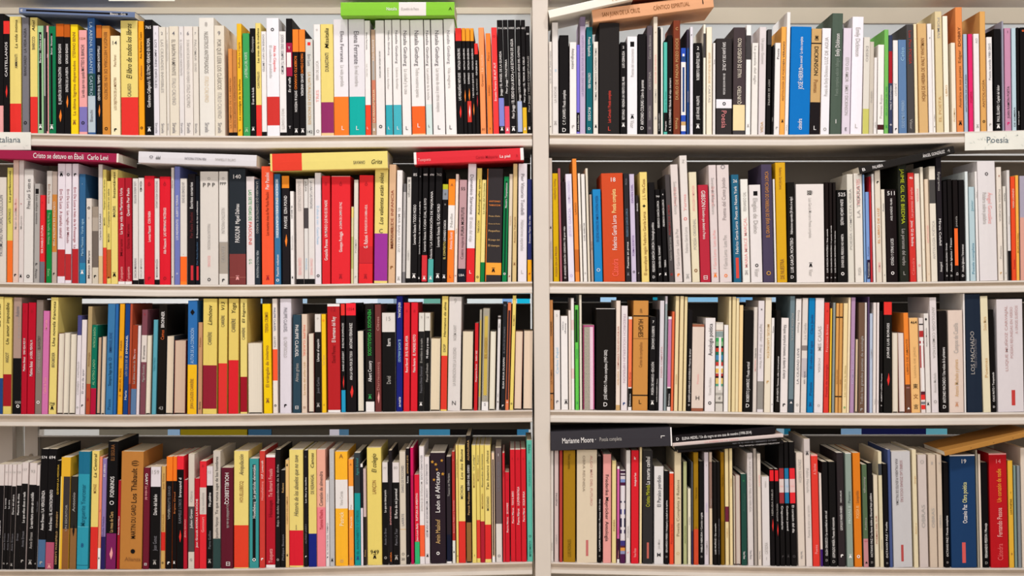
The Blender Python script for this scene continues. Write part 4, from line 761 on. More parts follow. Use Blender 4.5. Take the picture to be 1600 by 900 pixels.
'A4': r'''
-9-2 726 #d8ccc8;b 759 _ K;t 770 840 W Kazumi
2-8 726 #dacdc9;b 759 _ #161313;h 738 n 108;t 772 795 W La corza;t 832 860 N Annie Ernaux;g 881 n
8-14 726 #d7cac6;b 759 _ #161313;h 738 n 115;t 772 795 W La otra;t 832 860 N Annie Ernaux;g 881 n
14-21 726 #dacdc9;b 760 _ #161313;h 738 n 120;t 773 804 W Diario del afuera;t 834 861 N Annie Ernaux;g 883 n
21-29 726 #d7cac6;b 759 _ #161313;h 738 n 128;t 772 805 W Memoria de chica;t 834 845 N Ernaux
*black book, third book left of the tall black book with blue foot, bottom left shelf|29-39 723 #dacdc9;b 756 _ #161313;h 734 n 137;t 769 817 W Lo que ellos dicen o nada;t 830 855 N Annie Ernaux;g 877 n
*black book, second book left of the tall black book with blue foot, bottom left shelf|40-52 724 #d9ccc8;b 758 _ #151212;h 737 n 93;t 770 826 W La escritura como un cuchillo;t 832 858 n Annie Ernaux;g 880 n
52-57 727 #d9ccc8;b 759 _ #151212;t 770 800 N Una mujer;g 881 n
*tall black book with blue foot on bottom left shelf|57-69 702 #141112;b 844 887 #4a6a8e;h 715 W 574;t 767 829 W Annie Ernaux / LA VERGÜENZA;g 880 n
*tall black book with magenta foot on bottom left shelf|69-83 702 #141112;b 848 _ #b0506a;h 715 W 694;t 766 830 W Annie Ernaux / EL ACONTECIMIENTO;g 886 P
83-90 720 #12100f;t 726 773 #d8b040 QUEMAR LA MEMORIA;t 798 882 m DERBY'S WAKEFIELD · KENNEDY
*yellow book with grey lettering between two black ones, on bottom left shelf|91-106 715 #e2ae30;s .3 1 745 827 #3a3434;s .3 1 827 _ #8c5a30;s 0 .1 745 _ Y;p .68;z .3;t 760 830 n UN ESCRITOR
*black book with brown foot between yellow and teal ones, on bottom left shelf|107-118 745 #2a2622;b 826 _ #8c6238;t 770 800 n Antonio;f 829 K
*teal book with blue top on bottom left shelf|119-137 706 #2f94aa;b 706 741 #1e6a88;b 823 824 #5fb0c0;t 757 822 #1a5a70 Marguerite Yourcenar;h 852 b 8;b 883 884 #1a5a70
*yellow book titled la central on bottom left shelf|139-151 705 #e6cc72;b 824 _ #d8302a;T 710 746 K La Central;t 757 771 M MONGE
151-156 714 #e88866;b 857 _ W;t 774 800 r La;g 873 K
156-163 717 #8a75a8;b 839 _ #2a2058;t 722 745 W El silbido;t 750 838 #4a3a70 Émilie Frèche
*tall black book with plum foot on bottom left shelf|164-180 690 #110f10;b 834 _ #7a2058;t 695 720 M ELI SEGURA;t 745 777 W FOENKINOS;h 786 W O;t 800 832 m La mesa de Clara;f 865 P
181-186 751 #a01828;t 805 836 W Michelle NOVELA
*thick orange book with black lettering on bottom left shelf|186-221 706 #b87a3a;p .6;t 720 786 K Los Thibault (I);t 789 842 K MARTIN DU GARD;h 862 K ●;h 874 M Alianza
*slim maroon book with pink lettering on bottom left shelf|222-232 731 #6a1a2c;b 729 731 W;d 740 758 W GARY;d 760 781 P Las raíces del;h 882 W ⊟
*black book with white top between maroon and tan ones, on bottom left shelf|233-249 730 #ddd4d8;b 761 _ #141111;h 738 n 159;t 773 805 W Diario del ladrón;t 838 861 N Jean Genet;g 880 n
250-257 729 #c8a05c;b 832 861 #d02c24;t 740 765 M Jean Giono;t 775 830 #9a6a2a BATALLAS;g 880 K
*slim black book, second book left of the black book with red top, bottom left shelf|258-268 714 #ee7a22;b 752 _ #130f10;t 760 795 N BRIGITTE GIRAUD;t 795 812 n VIVIR;g 880 W
268-275 714 #ec7620;b 752 _ #130f10;t 760 803 #c0703a Brigitte Giraud;g 880 W
*black book with red top on bottom left shelf|275-286 713 #e82a38;b 734 _ #100e0e;t 747 777 W brevuand d;t 780 818 N KARMELE LOBOS;f 838 R
286-292 750 #b01a2c;t 801 840 P JEAN GIONO
*slim beige book with charcoal band on bottom left shelf|293-303 710 #cfc3b6;b 792 863 #4a4644;t 760 785 n Obra;t 796 826 W Julien Green;h 875 N G
303-311 748 #b81828;t 780 856 W Jean Grondé AHORA LA NOCHE
*red book with beige band on bottom left shelf|311-322 721 #dc2a34;b 762 804 #d0c5bc;t 770 802 n Una novelista;t 808 832 P Goncourt;h 728 r ô
*slim black book with white top between red and beige ones, on bottom left shelf|322-332 729 #d8ced0;b 759 _ #121010;h 738 n 12;t 770 792 W Más palabras;t 830 858 N Pierre Guillou;g 878 n
*beige book titled yo que nunca supe de los hombres on bottom left shelf|332-344 705 #c8bdb2;b 842 _ #2e4442;t 714 804 K Yo que nunca supe de los hombres;t 808 842 X Jacqueline Harpman
*thick maroon book with white lettering on bottom left shelf|345-364 731 #5c1828;b 728 731 W;p .5;d 739 788 W HOUELLEBECQ;p .6;d 789 825 n La posibilidad de una isla;h 881 W ⊟
*thick yellow book titled aniquilacion on bottom left shelf|365-388 705 Y;b 821 887 #dc4028;p .52;T 710 742 X Aniquilación;t 752 785 M HOUELLEBECQ
*teal book titled particulas elementales on bottom left shelf|389-404 717 #3a9090;s .35 .68 726 878 K;p .52;t 727 810 W Houellebecq · Las partículas elementales;g 875 W
*slim red book immediately right of the teal book titled particulas elementales, bottom left shelf|405-414 705 #c83c34;t 720 748 W H.P. Lovecraft;t 753 782 P Houellebecq;g 874 W
*dark red book titled te llamare on bottom left shelf|415-430 711 #b01a2a;b 711 715 W;b 883 _ W;t 733 777 P Te llamaré Frausis;t 782 808 #6a0c18 Houssaye;t 858 880 P Tusquets
430-438 703 #1a1615;t 726 823 n Bajo la doble dependencia de la dicha;g 875 n
438-446 735 #151213;t 755 770 m Relatos;t 827 876 N Philippe Besson
446-452 719 #dfb878;g 727 K;t 776 819 M CUENTO DE L'AMÉLIE;g 868 K
*yellow book titled historia de los abuelos que no tuve on bottom left shelf|452-474 703 Y;b 829 884 #d42030;T 711 806 X Historia de los abuelos que no tuve;t 820 828 X JABLONKA
475-481 704 #1c181c;h 714 N X;t 736 786 W Los días y las noches;t 818 850 N ALFRED JARRY;g 870 W
*yellow book titled canoas on bottom left shelf|482-495 703 #e3cd78;b 834 _ #1a2478;T 708 731 K Canoas;t 741 772 X DE KERANGAL
*peach book with pink foot on bottom left shelf|495-509 703 #e6a690;b 793 _ #e8808a;t 737 791 X Corazón de almendra;t 797 828 r Yasmina Khadra
509-515 751 #e0d8d8;t 756 784 n Cartas;t 808 866 N EL CORTE DEL TIEMPO;g 871 K
515-523 703 #b9b7b8;t 712 748 #d8d8dc Gentrificó;g 876 K
*thick amber book with white band on bottom left shelf|524-544 706 #f4b22e;b 750 795 #e4ddda;h 713 M A;t 768 790 n Vivre Cortés;t 800 822 C Patrick;g 877 m
545-553 718 #f29838;b 760 797 #e4ddda;h 726 M A;t 789 797 n Vie;t 798 825 C Patrick;g 873 m
*slim teal book with charcoal top on bottom left shelf|554-564 708 #343a3e;b 771 _ #1a9494;t 716 743 #3f8f8f Agota Kristof;t 798 866 #1a5a60 EL ANALFABETO Y OTROS;g 873 b
564-568 725 #1c1a20;b 708 730 W;b 794 _ #e0d4dc
568-573 733 #c8b0ac;b 808 _ #2a2420;t 820 870 m Poema
*thick yellow book titled el colegio on bottom left shelf|574-597 700 #e4cd6e;T 709 738 K El colegio;t 751 772 M LANÇON;h 863 K 949;g 871 K
*slim black book immediately right of the yellow book titled el colegio, bottom left shelf|598-607 723 #ddd3cf;b 754 _ #141111;h 732 n 77;t 766 801 W Lo que no tiene precio;t 826 852 N Annie Le Brun;g 872 n
608-614 704 #221d20;t 710 820 P ENTREVISTAS;t 850 878 O ACERA
*black book with white top between black and beige ones, on bottom left shelf|614-625 723 #ddd2d0;b 754 _ #141111;h 731 n 80;t 764 810 W El Faro de mi juventud;t 826 852 N Pierre La Tour;g 872 n
*slim beige book with grey lettering between two black ones, on bottom left shelf|625-635 706 #d2c6b4;b 827 828 m;t 728 770 N DIARIO DE FICCIONES;t 803 822 N LAFERTE;h 866 X O;h 874 X 30
635-641 701 #1b1517;t 711 740 m SIMONE LEYS;t 743 755 W Roma;g 869 n
642-647 700 #d01a5c;b 743 _ #b81850
648-656 742 #d81f38;b 847 _ #34b070;b 740 742 W;t 771 814 W RUPTURA DE APERITIVO;t 818 846 W Jean-Louis Bailly
*slim tall white book with orange-red foot on bottom left shelf|656-664 698 #e4dcdc;b 821 870 #f06038;d 712 750 N EDOUARD LOUIS;d 753 799 n MONIQUE SE EVADE
664-672 714 #dfd6d6;d 726 757 N EDOUARD LOUIS;d 764 840 N LUCHAS Y METAMORFOSIS DE UNA MUJER;g 869 K
*thick black book with white lettering between white and black ones, on bottom left shelf|673-697 708 #2a1e26;k 722 .15 .17 #c89038;k 726 .38 .16 #c89038;k 720 .78 .15 #c89038;k 734 .45 .14 #c89038;k 741 .84 .17 #c89038;k 750 .25 .15 #c89038;p .48;t 738 801 W León el Africano;t 812 850 m Amin Maalouf;g 865 W
698-706 714 #2a2228;b 836 _ #181c30;b 712 714 W;b 878 _ W;t 740 776 n Texaco en Mariana
707-712 706 #b03430;b 705 706 W;b 845 _ #e0dcd4;h 719 P L;t 761 833 P Encontrar Palabras y Tormentas;g 863 K
713-717 696 #e6cc74;t 702 746 X Lo que el buen alumno;g 869 K
*yellow book titled los dos beune on bottom left shelf|717-728 696 Y;b 815 _ #d8342c;T 702 749 K Los dos Beune;t 759 780 X MICHON
*slim black book immediately right of the yellow book titled los dos beune, bottom left shelf|729-737 681 #161110;b 817 878 #8a6438;t 688 720 m ALFAGUARA;t 727 767 W MIS DÍAS DEL DESEO;t 769 805 m Patrick Modiano
738-745 696 #e4cf72;T 705 735 X Un pedigrí;t 740 762 M MODIANO;h 868 K 3
745-751 696 #e0ca6c;b 813 873 #d83c30;T 704 726 X Ropero;t 732 752 M MODIANO
751-758 696 #e0ca6c;b 815 _ #a82030;T 704 761 X Recuerdos durmientes;t 772 795 M MODIANO
*slim yellow book titled tan buenos chicos on bottom left shelf|758-768 696 Y;b 820 874 #d82c2c;T 703 766 K Tan buenos chicos;t 776 798 X MODIANO
769-774 708 #e6c8a8;s .3 .7 718 868 K;b 870 _ W
*slim tall dull brown book with white foot on bottom left shelf|775-785 700 #6a5c5c;b 819 _ #d8d0ca;h 711 W 1;t 722 768 N LA PEQUEÑA VENDEDORA;h 869 K O
786-790 708 #c82c34;t 718 745 K TU DÍA
790-797 738 #c81c2c;b 736 738 W;h 750 r ô;t 786 803 W DE DONDE;t 808 832 W Pierre Mérot
798-806 703 #cc202c;b 702 703 W;h 717 r ô;t 768 790 W TODO EL BARRO;t 794 818 W Pierre Mérot
*slim red book, second book left of the slim tall teal book, bottom left shelf|806-815 703 #c81c2a;b 702 703 W;h 717 r ô;t 761 790 W LA JOVEN BATALLA;t 795 820 W Pierre Mérot
*slim red book immediately left of the slim tall teal book, bottom left shelf|815-823 702 #cc202c;b 701 702 W;h 717 r ô;t 768 790 W SICILIA BAILA;t 794 815 W Pierre Mérot
*slim tall teal book beside the central post, on bottom left shelf|824-833 688 #5cb4a0;d 695 712 #2a6a60 Ebba;d 720 760 #3a8a7c LAS CLAVES INFINITAS;h 838 K O;t 845 870 #2a6a60 IMPEDIMENTA
''',
'B4': r'''
860-865 703 #e2dad2;t 790 860 n POESÍA
866-873 703 #cdb9b5;t 760 790 X POETAS;t 800 850 n OBRA
874-879 704 #b04038
*thick amber book with brown lettering on bottom right shelf|880-899 704 #a27818;d 710 733 #5e4810 Poesía completa;t 843 870 #6a5014 LUIS ROSALES
*thick beige book with pink lettering between amber and black ones, on bottom right shelf|901-933 703 #d8c7ae;z .17;p .72;d 712 790 #c08a80 ALGO MÁS DEL FUTURO;p .35;d 712 768 #9a8a78 OBRA REUNIDA;s .45 .57 844 869 #c06a68
934-940 713 #141011;t 780 862 W VLADIMIR MAIAKOVSKI / Poemas 1913-1916;h 869 n D
*pink book titled antologia on bottom right shelf|942-955 710 #e29a94;d 742 812 K Friederike Mayröcker;d 815 846 K Antología
956-963 720 #e0cd90;t 800 830 M POESÍA
964-968 729 #cc62a0;b 729 733 W;b 842 874 #3a1c34;b 874 _ W;t 845 872 P Biblioteca;t 790 835 F Poemas y
969-977 735 #cfc4c8;b 736 740 #3a2038;b 742 744 #3a2038;b 749 754 #7a8cc0;b 754 759 #4a1838;b 783 786 #3a3450;b 796 804 #44407c;b 810 824 #262240;b 828 834 #3a3054;b 845 853 #3c3478;b 853 856 Z;b 856 861 #d89040;b 861 866 #8a8cb0;b 866 _ #4c1c44;s .3 .75 759 843 #dfd8dc
978-985 704 #ddd5d0;t 812 840 n POESÍA;g 864 P
*red book with white lettering on bottom right shelf|986-998 704 #d4202c;h 716 W k;t 739 760 W Antología de Yeats;t 857 871 P Vaso Roto
999-1003 697 #e2cda0
*black book with white lettering between beige and white ones, on bottom right shelf|1004-1020 704 #2f2c2c;t 714 757 W La muerte caníbal;t 758 792 #b8b830 Cristina Mirinda;s .42 .62 848 873 #c06458
*white book titled el paraiso perdido on bottom right shelf|1022-1037 729 #dad4d2;p .5;t 743 792 #3a3a40 El Paraíso perdido;t 843 858 n John Milton;h 867 X M
1038-1045 736 K;t 782 863 W EDUARDO PERES / Huésped y ciudad en la tarima;h 870 n D
1046-1053 738 #e04a2c;b 738 740 W;h 756 K -;t 780 850 r Poemas la luz
*beige book with brown lettering between orange-red and black ones, on bottom right shelf|1054-1065 706 #d8c6a4;t 750 838 #8a7a5c Poesía Completa y Relatos;h 865 m O
1065-1067 722 K
1068-1074 722 #aeb080;t 753 850 #6a7a40 ANTOLOGÍA
1075-1080 764 #e0d8c0;t 805 820 n POESÍA
1081-1083 722 #5a5a60;b 830 _ #3a3058
1084-1092 707 #9a7214;b 827 _ #c8482c;h 824 r o;t 722 780 #6a5010 Versos
1093-1100 721 K;t 801 863 W PABLO NERUDA / Canción urgida;h 870 n D
1101-1108 707 #d2c6cc;h 727 n 8;t 786 800 L ROSAS;t 840 866 n POEMAS
1109-1114 707 #c8b29e;b 722 795 #8a6c60;b 795 _ #dcc6a8;t 725 790 n Poema
1115-1121 722 #14100f;t 818 866 W LUIS MUÑOZ / De corazón
1121-1126 722 #14100f;t 810 866 N LUIS MUÑOZ / Correspondencias
1127-1133 707 #8c6410;b 815 _ #7a5810;t 713 760 #5a4008 Neruda y
1134-1140 700 #e2cd9c;b 792 816 #6a2438;t 820 840 m PABLO
1141-1146 700 #e4cf9e;t 718 760 m POESÍA;h 835 m o
1147-1150 744 I;e
1150-1158 743 #cbbcb0;e
1159-1168 741 #22483e;t 755 800 #3a6054 Antología;d 862 874 W Vaso Roto;h 751 G o
*slim white book with grey lettering between green and beige ones, on bottom right shelf|1169-1178 708 #d5cbc8;d 715 800 n EL INCENDIO DE LOS PABLOS NERUDA;d 860 874 N Vaso Roto
1179-1184 701 #a79c92
1185-1191 709 #dccfc2;h 718 n o;t 725 760 P La poesía;d 861 874 N Vaso Roto
*white book with grey lettering between off-white and black ones, on bottom right shelf|1192-1204 745 #dad2d0;t 752 762 n RESIDENCIA;t 848 866 n CÁTEDRA;h 873 n 1
1205-1212 733 #141011;b 735 752 #e0242c;b 0 0 W;t 763 806 n NERUDA PABLO;f 821 R
1213-1219 733 #141011;b 735 752 #e0242c;t 763 815 n ANTOLOGÍA;f 828 R
*slim black book titled crepusculario on bottom right shelf|1220-1228 691 #131010;b 732 749 #983034;b 749 770 #dac6c0;b 770 787 #983034;h 760 P Pablo;d 791 837 W Crepusculario;g 870 X
1229-1236 691 #131010;b 732 749 #20709c;b 749 770 #b8c4d4;b 770 787 #20709c;h 760 A Pab;d 791 838 W Cuaderno juvenil;g 870 X
*slim black book titled el corazon del dia on bottom right shelf|1237-1246 691 #131010;b 732 749 #e02c34;b 749 770 #e0bcb8;b 770 787 #e02c34;h 760 P Pablo;d 790 833 W El corazón del día;g 870 X
*beige book with grey lettering between black and off-white ones, on bottom right shelf|1248-1259 708 #d8c9bc;t 718 755 n VICENTE NÚÑEZ;d 862 874 N Vaso Roto
*slim tall off-white book with pale grey top on bottom right shelf|1260-1270 686 #dccfc8;b 686 710 #c8bcb8;g 709 X;d 732 770 n Pablo Neruda;t 790 840 n Poemas de amor y una canción
*red book with pink lettering on bottom right shelf|1271-1282 711 #dc3a30;b 710 713 P;h 717 O :;t 725 742 P A. Sánchez;t 852 866 P Poema
1283-1287 740 #dcccc4;b 859 _ #401c6c
*slim black book with white lettering between off-white and black ones, on bottom right shelf|1288-1297 722 #141011;t 799 869 W OLGA OROZCO / La oscuridad es otro sol;h 876 n D
*black book, third book right of the red book with pink lettering, bottom right shelf|1298-1309 722 #131010;t 809 872 W LEOPOLDO MARÍA / Poemas del manicomio;h 878 n D
*black book with white lettering between black and green ones, on bottom right shelf|1311-1322 708 #2e2628;t 767 786 W CHANTAL MAILLARD;t 791 829 W LEOPOLDO MARÍA PANERO;g 869 W
*slim pale green book immediately left of the orange book with tan lettering, bottom right shelf|1324-1334 708 #8c9a90;b 708 709 W;t 768 786 #4a5854 Panero;t 791 818 #c8d4cc PROSAS II;g 870 W
*orange book with tan lettering on bottom right shelf|1336-1348 708 #d97a20;t 767 786 M Leopoldo;t 791 810 #f0c080 POESÍA III;g 870 W
1350-1358 726 #54684c;b 842 _ #c08488;d 745 790 n Antología;t 792 828 n Poética;h 846 r ==;h 879 K ▲
1359-1367 724 K;t 771 871 W OCTAVIO PAZ / La llama doble y libertad bajo palabra;h 879 n D
1368-1375 743 #dbcdb4;t 787 850 #a86050 POEMAS DEL SUR
1376-1382 706 #d8cbaa;b 725 743 #3a3c40;t 830 860 n VERSOS
1383-1390 725 #141011;t 775 872 W OCTAVIO PAZ / Vuelta;h 880 n D
1391-1396 703 #475482
*thick pale grey book with grey lettering between blue and beige ones, on bottom right shelf|1397-1427 706 #c3bfc0;z .2;p .26;d 717 790 #6a6464 ANA PALABRA PUENTES DE PALOMA;p .5;d 720 785 #9a6a6c SOBRE LAS ZONAS OCULTAS;s .4 .53 852 878 #b04a48
1429-1436 703 #ddceac;t 720 756 m Jorge;t 785 835 m Amor y
*beige book, ninth book right of the orange book with tan lettering, bottom right shelf|1438-1452 711 #cabcb6;h 722 n O;t 785 825 n OBRAS
*beige book, eighth book left of the slim amber book with black lettering, bottom right shelf|1454-1466 711 #ccb9a6;h 724 n 8;t 785 825 n OBRAS
1467-1475 711 #cdbba8;h 724 n 6;t 795 825 n OBRAS
1477-1485 723 #0f0c0e;t 806 870 W OCTAVIO PAZ / Poesía completa;h 879 n D
*thick navy blue book with pale yellow lettering on bottom right shelf|1487-1527 711 #1c3a62;b 711 713 W;p .55;h 721 W 19;t 754 786 #e0dc98 Obra poética;t 789 818 W Octavio Paz;s .42 .56 848 880 #d05854
1528-1531 703 #6a5a54;c
1532-1536 710 #d9cabb
*slim black book with white lettering between off-white and red ones, on bottom right shelf|1537-1547 723 #0b090b;t 818 872 W FERNANDO PESSOA / Mensaje;h 880 n D
*thick dark red book titled un corazon de nadie on bottom right shelf|1549-1577 709 #b4161e;b 709 711 P;p .52;h 721 #e88080 14;t 733 785 #eaa03a Un corazón de nadie;t 794 839 #eab0a8 Fernando Pessoa;t 850 876 #e06060 Cátedra
1578-1586 720 #dcaa38;h 770 K 1;t 780 804 K LOS POETAS;h 866 M B
1587-1591 728 #7c9088
1592-1597 728 #80868a
1598-1606 700 #d8c8b8
''',
}
FLAT = r'''
A|34 214|18.5 25.5|9|#6a7898|0.016|s .3 .62 45 203 K;t 176 200 W Bianco · Gris;t 37 42 W E|slate blue book with a black strip, lying flat across other books|.005
A|535 711|18.5 18|21|#84c23a|0.028|b 625 667 #e4dcd8;z .33;t 606 622 W Natalia;t 629 656 n El pueblo de Pietra;t 702 707 K A|lime green book with a white band, lying flat across white books|.02
A|2 190|242.5 248.5|14|#9c2246|0.022|b 187 190 #e8dcd0;z .82;t 58 136 W Cristo se detuvo en Éboli;t 142 174 W Carlo Levi|crimson book with white lettering, lying flat above the second shelf|.012
A|221 404|247 253|18|#dad5d8|0.022|p .5;d 248 255 K PPP;d 293 326 N PIER PAOLO PASOLINI;d 340 372 n CARTAS LUTERANAS;d 234 244 N ö|white book with upside-down grey lettering, lying flat above the second shelf|.014
A|425 607|255.3 250.8|27|#e6d37a|0.02|b 428 474 #e0402e;p .62;t 554 572 X SAVIANO;p .6;T 582 599 K Grita|thick yellow book with a red end, lying flat above the second shelf|.016
A|648 818|249.5 242.3|19|#d9303a|0.025|b 648 652 W;b 813 818 W;p .62;t 654 674 P Tusquets;t 744 778 r Curzio Malaparte;t 781 797 W La piel;t 806 809 r A|red book with white ends, lying flat above the second shelf|.012
B|857 986|27 -2.5|12.5|#ece6da|0.03|p .5;t 955 975 m Poesía|cream book sloping upward from the central post above the top shelf|.01
B|925 1113|27 3|20|#e0a57c|0.012|p .5;t 940 999 M SAN JUAN DE LA CRUZ;t 1020 1076 M CÁNTICO ESPIRITUAL;t 1096 1102 K 1|peach book with brown lettering, tilted across the top of other books|.006
B|985 1110|-1.5 -14|9|#9a4a34|0.02|t 1000 1050 M Poemas|russet book lying on the tilted peach book|.02
B|1339 1487|267.5 234.5|11.5|#24211f|0.016|p .5;t 1344 1352 W B;t 1360 1376 W PALABRA;t 1438 1472 W ÁNGEL GONZÁLEZ;t 1476 1480 n 4|slim black book tilted across others, propped on a dark one above second shelf|.004
B|860 1048|688.2 680.7|29|#38353a|0.02|b 1046 1048 W;p .48;t 878 930 W Marianne Moore ·;t 936 970 n Poesía completa;h 1034 W L|thick charcoal book with white lettering, lying flat above the bottom shelf|.006
B|1050 1210|686 671|11|#191416|0.008|p .5;t 1056 1060 W D;t 1065 1173 W ELENA MEDEL / Un día negro en una casa de mentira (1998-2014)|black book with a long white title, top of the tilted pile above bottom shelf|.0065
B|1050 1222|694.1 679.6|5.5|#e0ccc4|0.012|p .5;t 1100 1160 P LA POESÍA DE LA TIERRA|slim pinkish white book sandwiched between black ones in the tilted pile|.009
B|1052 1218|699.3 685|5|#16130f|0.02|p .5;d 1105 1210 N EMILIO CARRERE / El reino de la calle|slim black book directly under the pinkish white one in the tilted pile|.0065
B|1058 1222|704.1 690|4.8|#1c181a|0.014|p .5;d 1148 1216 W AGUSTÍN CERRERO / Polifonía City|lowest slim black book of the tilted pile, its lettering upside down|.0065
B|1470 1606|706.5 674.5|8|#b07c3c|0.024|p .5;t 1510 1518 K -;t 1545 1549 K -;t 1575 1580 K -|tan brown book tilted up across others at the end of bottom shelf|.006
'''
FARB = [(155, 262, 4, '#8a8272'), (425, 515, 4, '#4a4238'), (545, 655, 4, '#3a342c'), (703, 808, 4, '#14100f'), (858, 1213, 4, '#0c0a0a'), (1235, 1314, 4, '#16120e'), (1480, 1640, 4, '#3a342c'), (310, 390, 3, '#2a241c'), (410, 458, 3, '#2a241c'), (480, 525, 3, '#2a241c'), (688, 730, 3, '#241e1a'), (858, 938, 3, '#0c0a0a'), (963, 1020, 3, '#0c0a0a'), (1040, 1075, 3, '#0c0a0a'), (1218, 1336, 3, '#1a1612'), (1353, 1640, 3, '#1a1612'), (31, 41, 4, '#f0f0f2'), (70, 155, 4, '#f2f1ee'), (262, 281, 4, '#a8ccf0'), (282, 386, 4, '#a08a18'), (388, 424, 4, '#3a6484'), (515, 530, 4, '#f0e8f4'), (530, 545, 4, '#5a86a8'), (655, 703, 4, '#4a9cc8'), (808, 826, 4, '#3f8ec0'), (1213, 1225, 4, '#b8e0ff'), (1225, 1235, 4, '#1f7a9c'), (1314, 1346, 4, '#9cc8f4'), (1346, 1447, 4, '#1c2058'), (1447, 1480, 4, '#7cd4ea'), (60, 310, 3, '#f4f4f2'), (390, 410, 3, '#9ab8d0'), (458, 480, 3, '#a8c4dc'), (525, 590, 3, '#e6eef8'), (590, 615, 3, '#b8cce0'), (632, 662, 3, '#cfe4f0'), (662, 688, 3, '#6aa898'), (730, 785, 3, '#d8e0e0'), (785, 800, 3, '#84acdc'), (808, 828, 3, '#18b8dc'), (938, 963, 3, '#a8d0f0'), (1020, 1034, 3, '#1a88a0'), (1034, 1040, 3, '#c8e4f4'), (1075, 1122, 3, '#8cc4e8'), (1158, 1185, 3, '#78b4e4'), (1185, 1218, 3, '#b8d8f4'), (1336, 1353, 3, '#5a90d0')]  # darkest entries are blocks added to darken the slots between the books

# ---------------------------------------------------------------- materials of the bookcase
def metal(key, c, noise=0.08, scale=9.0, rough=0.5, bump=0.05):
    h = c; rgb = [lin(int(h[i:i + 2], 16) / 255) for i in (1, 3, 5)]
    return base_mat(key, rgb, rough, 0.4, noise, scale, bump)
M_SHELF = metal('painted_metal_shelf', '#d8cdc2', 0.10, 14)
M_GROOVE = metal('worn_brownish_paint', '#b3a08b', 0.2, 22)  # shade of the recessed groove put into the colour; the bolt shares it
M_DUSTY = metal('scuffed_shelf_front', '#b9a795', 0.2, 26)
M_POST = metal('painted_metal_post', '#d2c6ba', 0.05, 12)
M_BACK = metal('painted_back_panel', '#b5aea2', 0.08, 18, 0.6)
M_FLOOR = metal('pale_floor', '#cdc2b0', 0.08, 5)
M_BACK1 = metal('blue_grey_back_panel', '#c4c8ca', 0.05, 18, 0.6)  # top row sheet, colour lightened to carry the light falling there
M_BACK0 = metal('lit_warm_grey_back_panel', '#c6bba8', 0.05, 18, 0.6)  # upper sheet of the top row, lightened the same way
M_BACK2 = metal('brown_back_panel', '#75695a', 0.08, 18, 0.6)  # same panel with shade behind the books painted in; also the joint line
M_BACK3 = metal('dark_brown_back_panel', '#4a4036', 0.08, 18, 0.6)  # third row panel, its deeper shade painted into the colour
M_WALL = metal('pale_wall', '#e8e6e2', 0.03, 2)

# ---------------------------------------------------------------- the room around the bookcase
mb = MB(); mb.box(-3.5, 3.5, -4.2, 2.6, -1.37, -1.35, M_FLOOR); o = mb.build('floor'); tag(o, 'pale floor under the bookcase', kind='structure')
mb = MB(); mb.box(-3.5, 3.5, 1.9, 1.95, -1.35, 3.0, M_WALL); o = mb.build('wall_back'); tag(o, 'pale wall of the next aisle seen through the slots', kind='structure')

# ---------------------------------------------------------------- the bookcase: one thing with shelves, posts and back panels
CASE = empty('bookcase', (0, 0, -1.35))
tag(CASE, 'cream painted metal bookcase with two bays divided by a broad upright post', 'bookcase')
def part(mb, name, label=None):
    o = mb.build(name, CASE); o.location = (0, 0, 1.35)
    if label: o['label'] = label
    return o
# front edge of a shelf seen from the side: (y, drop below the shelf top), material of the face that follows
def shelf(keys, thick, xl, xr, groove=None, face=None, name='shelf', lip=0.0035, DB=DB):
    groove = groove or M_GROOVE; face = face or M_SHELF
    T = thick / PPM
    prof = [(DB, 0), (-0.006, 0), (-0.0072, 0.0012), (-0.0072, lip), (-0.0045, lip + .0015), (-0.0035, T * 0.42), (-0.0068, T * 0.50), (-0.0082, T * 0.62), (-0.0082, T * 0.93), (-0.0065, T), (DB, T)]
    mats = [M_SHELF, M_SHELF, face, groove, groove, face, face, M_SHELF, M_SHELF, M_SHELF]
    xs = [xl] + [k[0] for k in keys if xl < k[0] < xr] + [xr]
    n = 4; X = []
    for a, b_ in zip(xs, xs[1:]): X += [a + (b_ - a) * i / n for i in range(n)]
    X.append(xr)
    mb = MB(); K = len(prof)
    for j in range(K):
        p, q = prof[j], prof[(j + 1) % K]
        if j == K - 1: m = M_SHELF
        else: m = mats[j]
        vs = []; fs = []
        for px in X:
            zt = wz(interp(keys, px))
            vs += [(wx(px), p[0], zt - p[1]), (wx(px), q[0], zt - q[1])]
        for i in range(len(X) - 1): fs.append((2 * i, 2 * i + 1, 2 * i + 3, 2 * i + 2))
        mb.add(vs, fs, m)
    for px, rev in ((X[0], False), (X[-1], True)):
        zt = wz(interp(keys, px)); f = list(range(K))
        mb.add([(wx(px), p[0], zt - p[1]) for p in prof], [f if rev else f[::-1]], M_SHELF)
    return part(mb, name)
TOPK = {'A': [(0, -24), (832, -24)], 'B': [(860, -24), (1600, -24)]}
THICK = {'A0': 20, 'B0': 20, 'A1': 20, 'B1': 17.5, 'A2': 18.5, 'B2': 18.5, 'A3': 18.5, 'B3': 19, 'A4': 19, 'B4': 17}
BX = {'A': (-160, 831.5), 'B': (858.5, 1760)}
for bay in 'AB':
    xl, xr = BX[bay]
    shelf(TOPK[bay], THICK[bay + '0'], xl, xr, DB=0.10)
    for r in '1234': shelf(BOT[bay + r], THICK[bay + r], xl, xr, None if r in '12' else M_DUSTY, M_DUSTY if r == '4' or bay + r == 'A3' else M_SHELF)
    for dz in (1110,): shelf([(0, dz), (1600, dz)], 20, xl, xr)
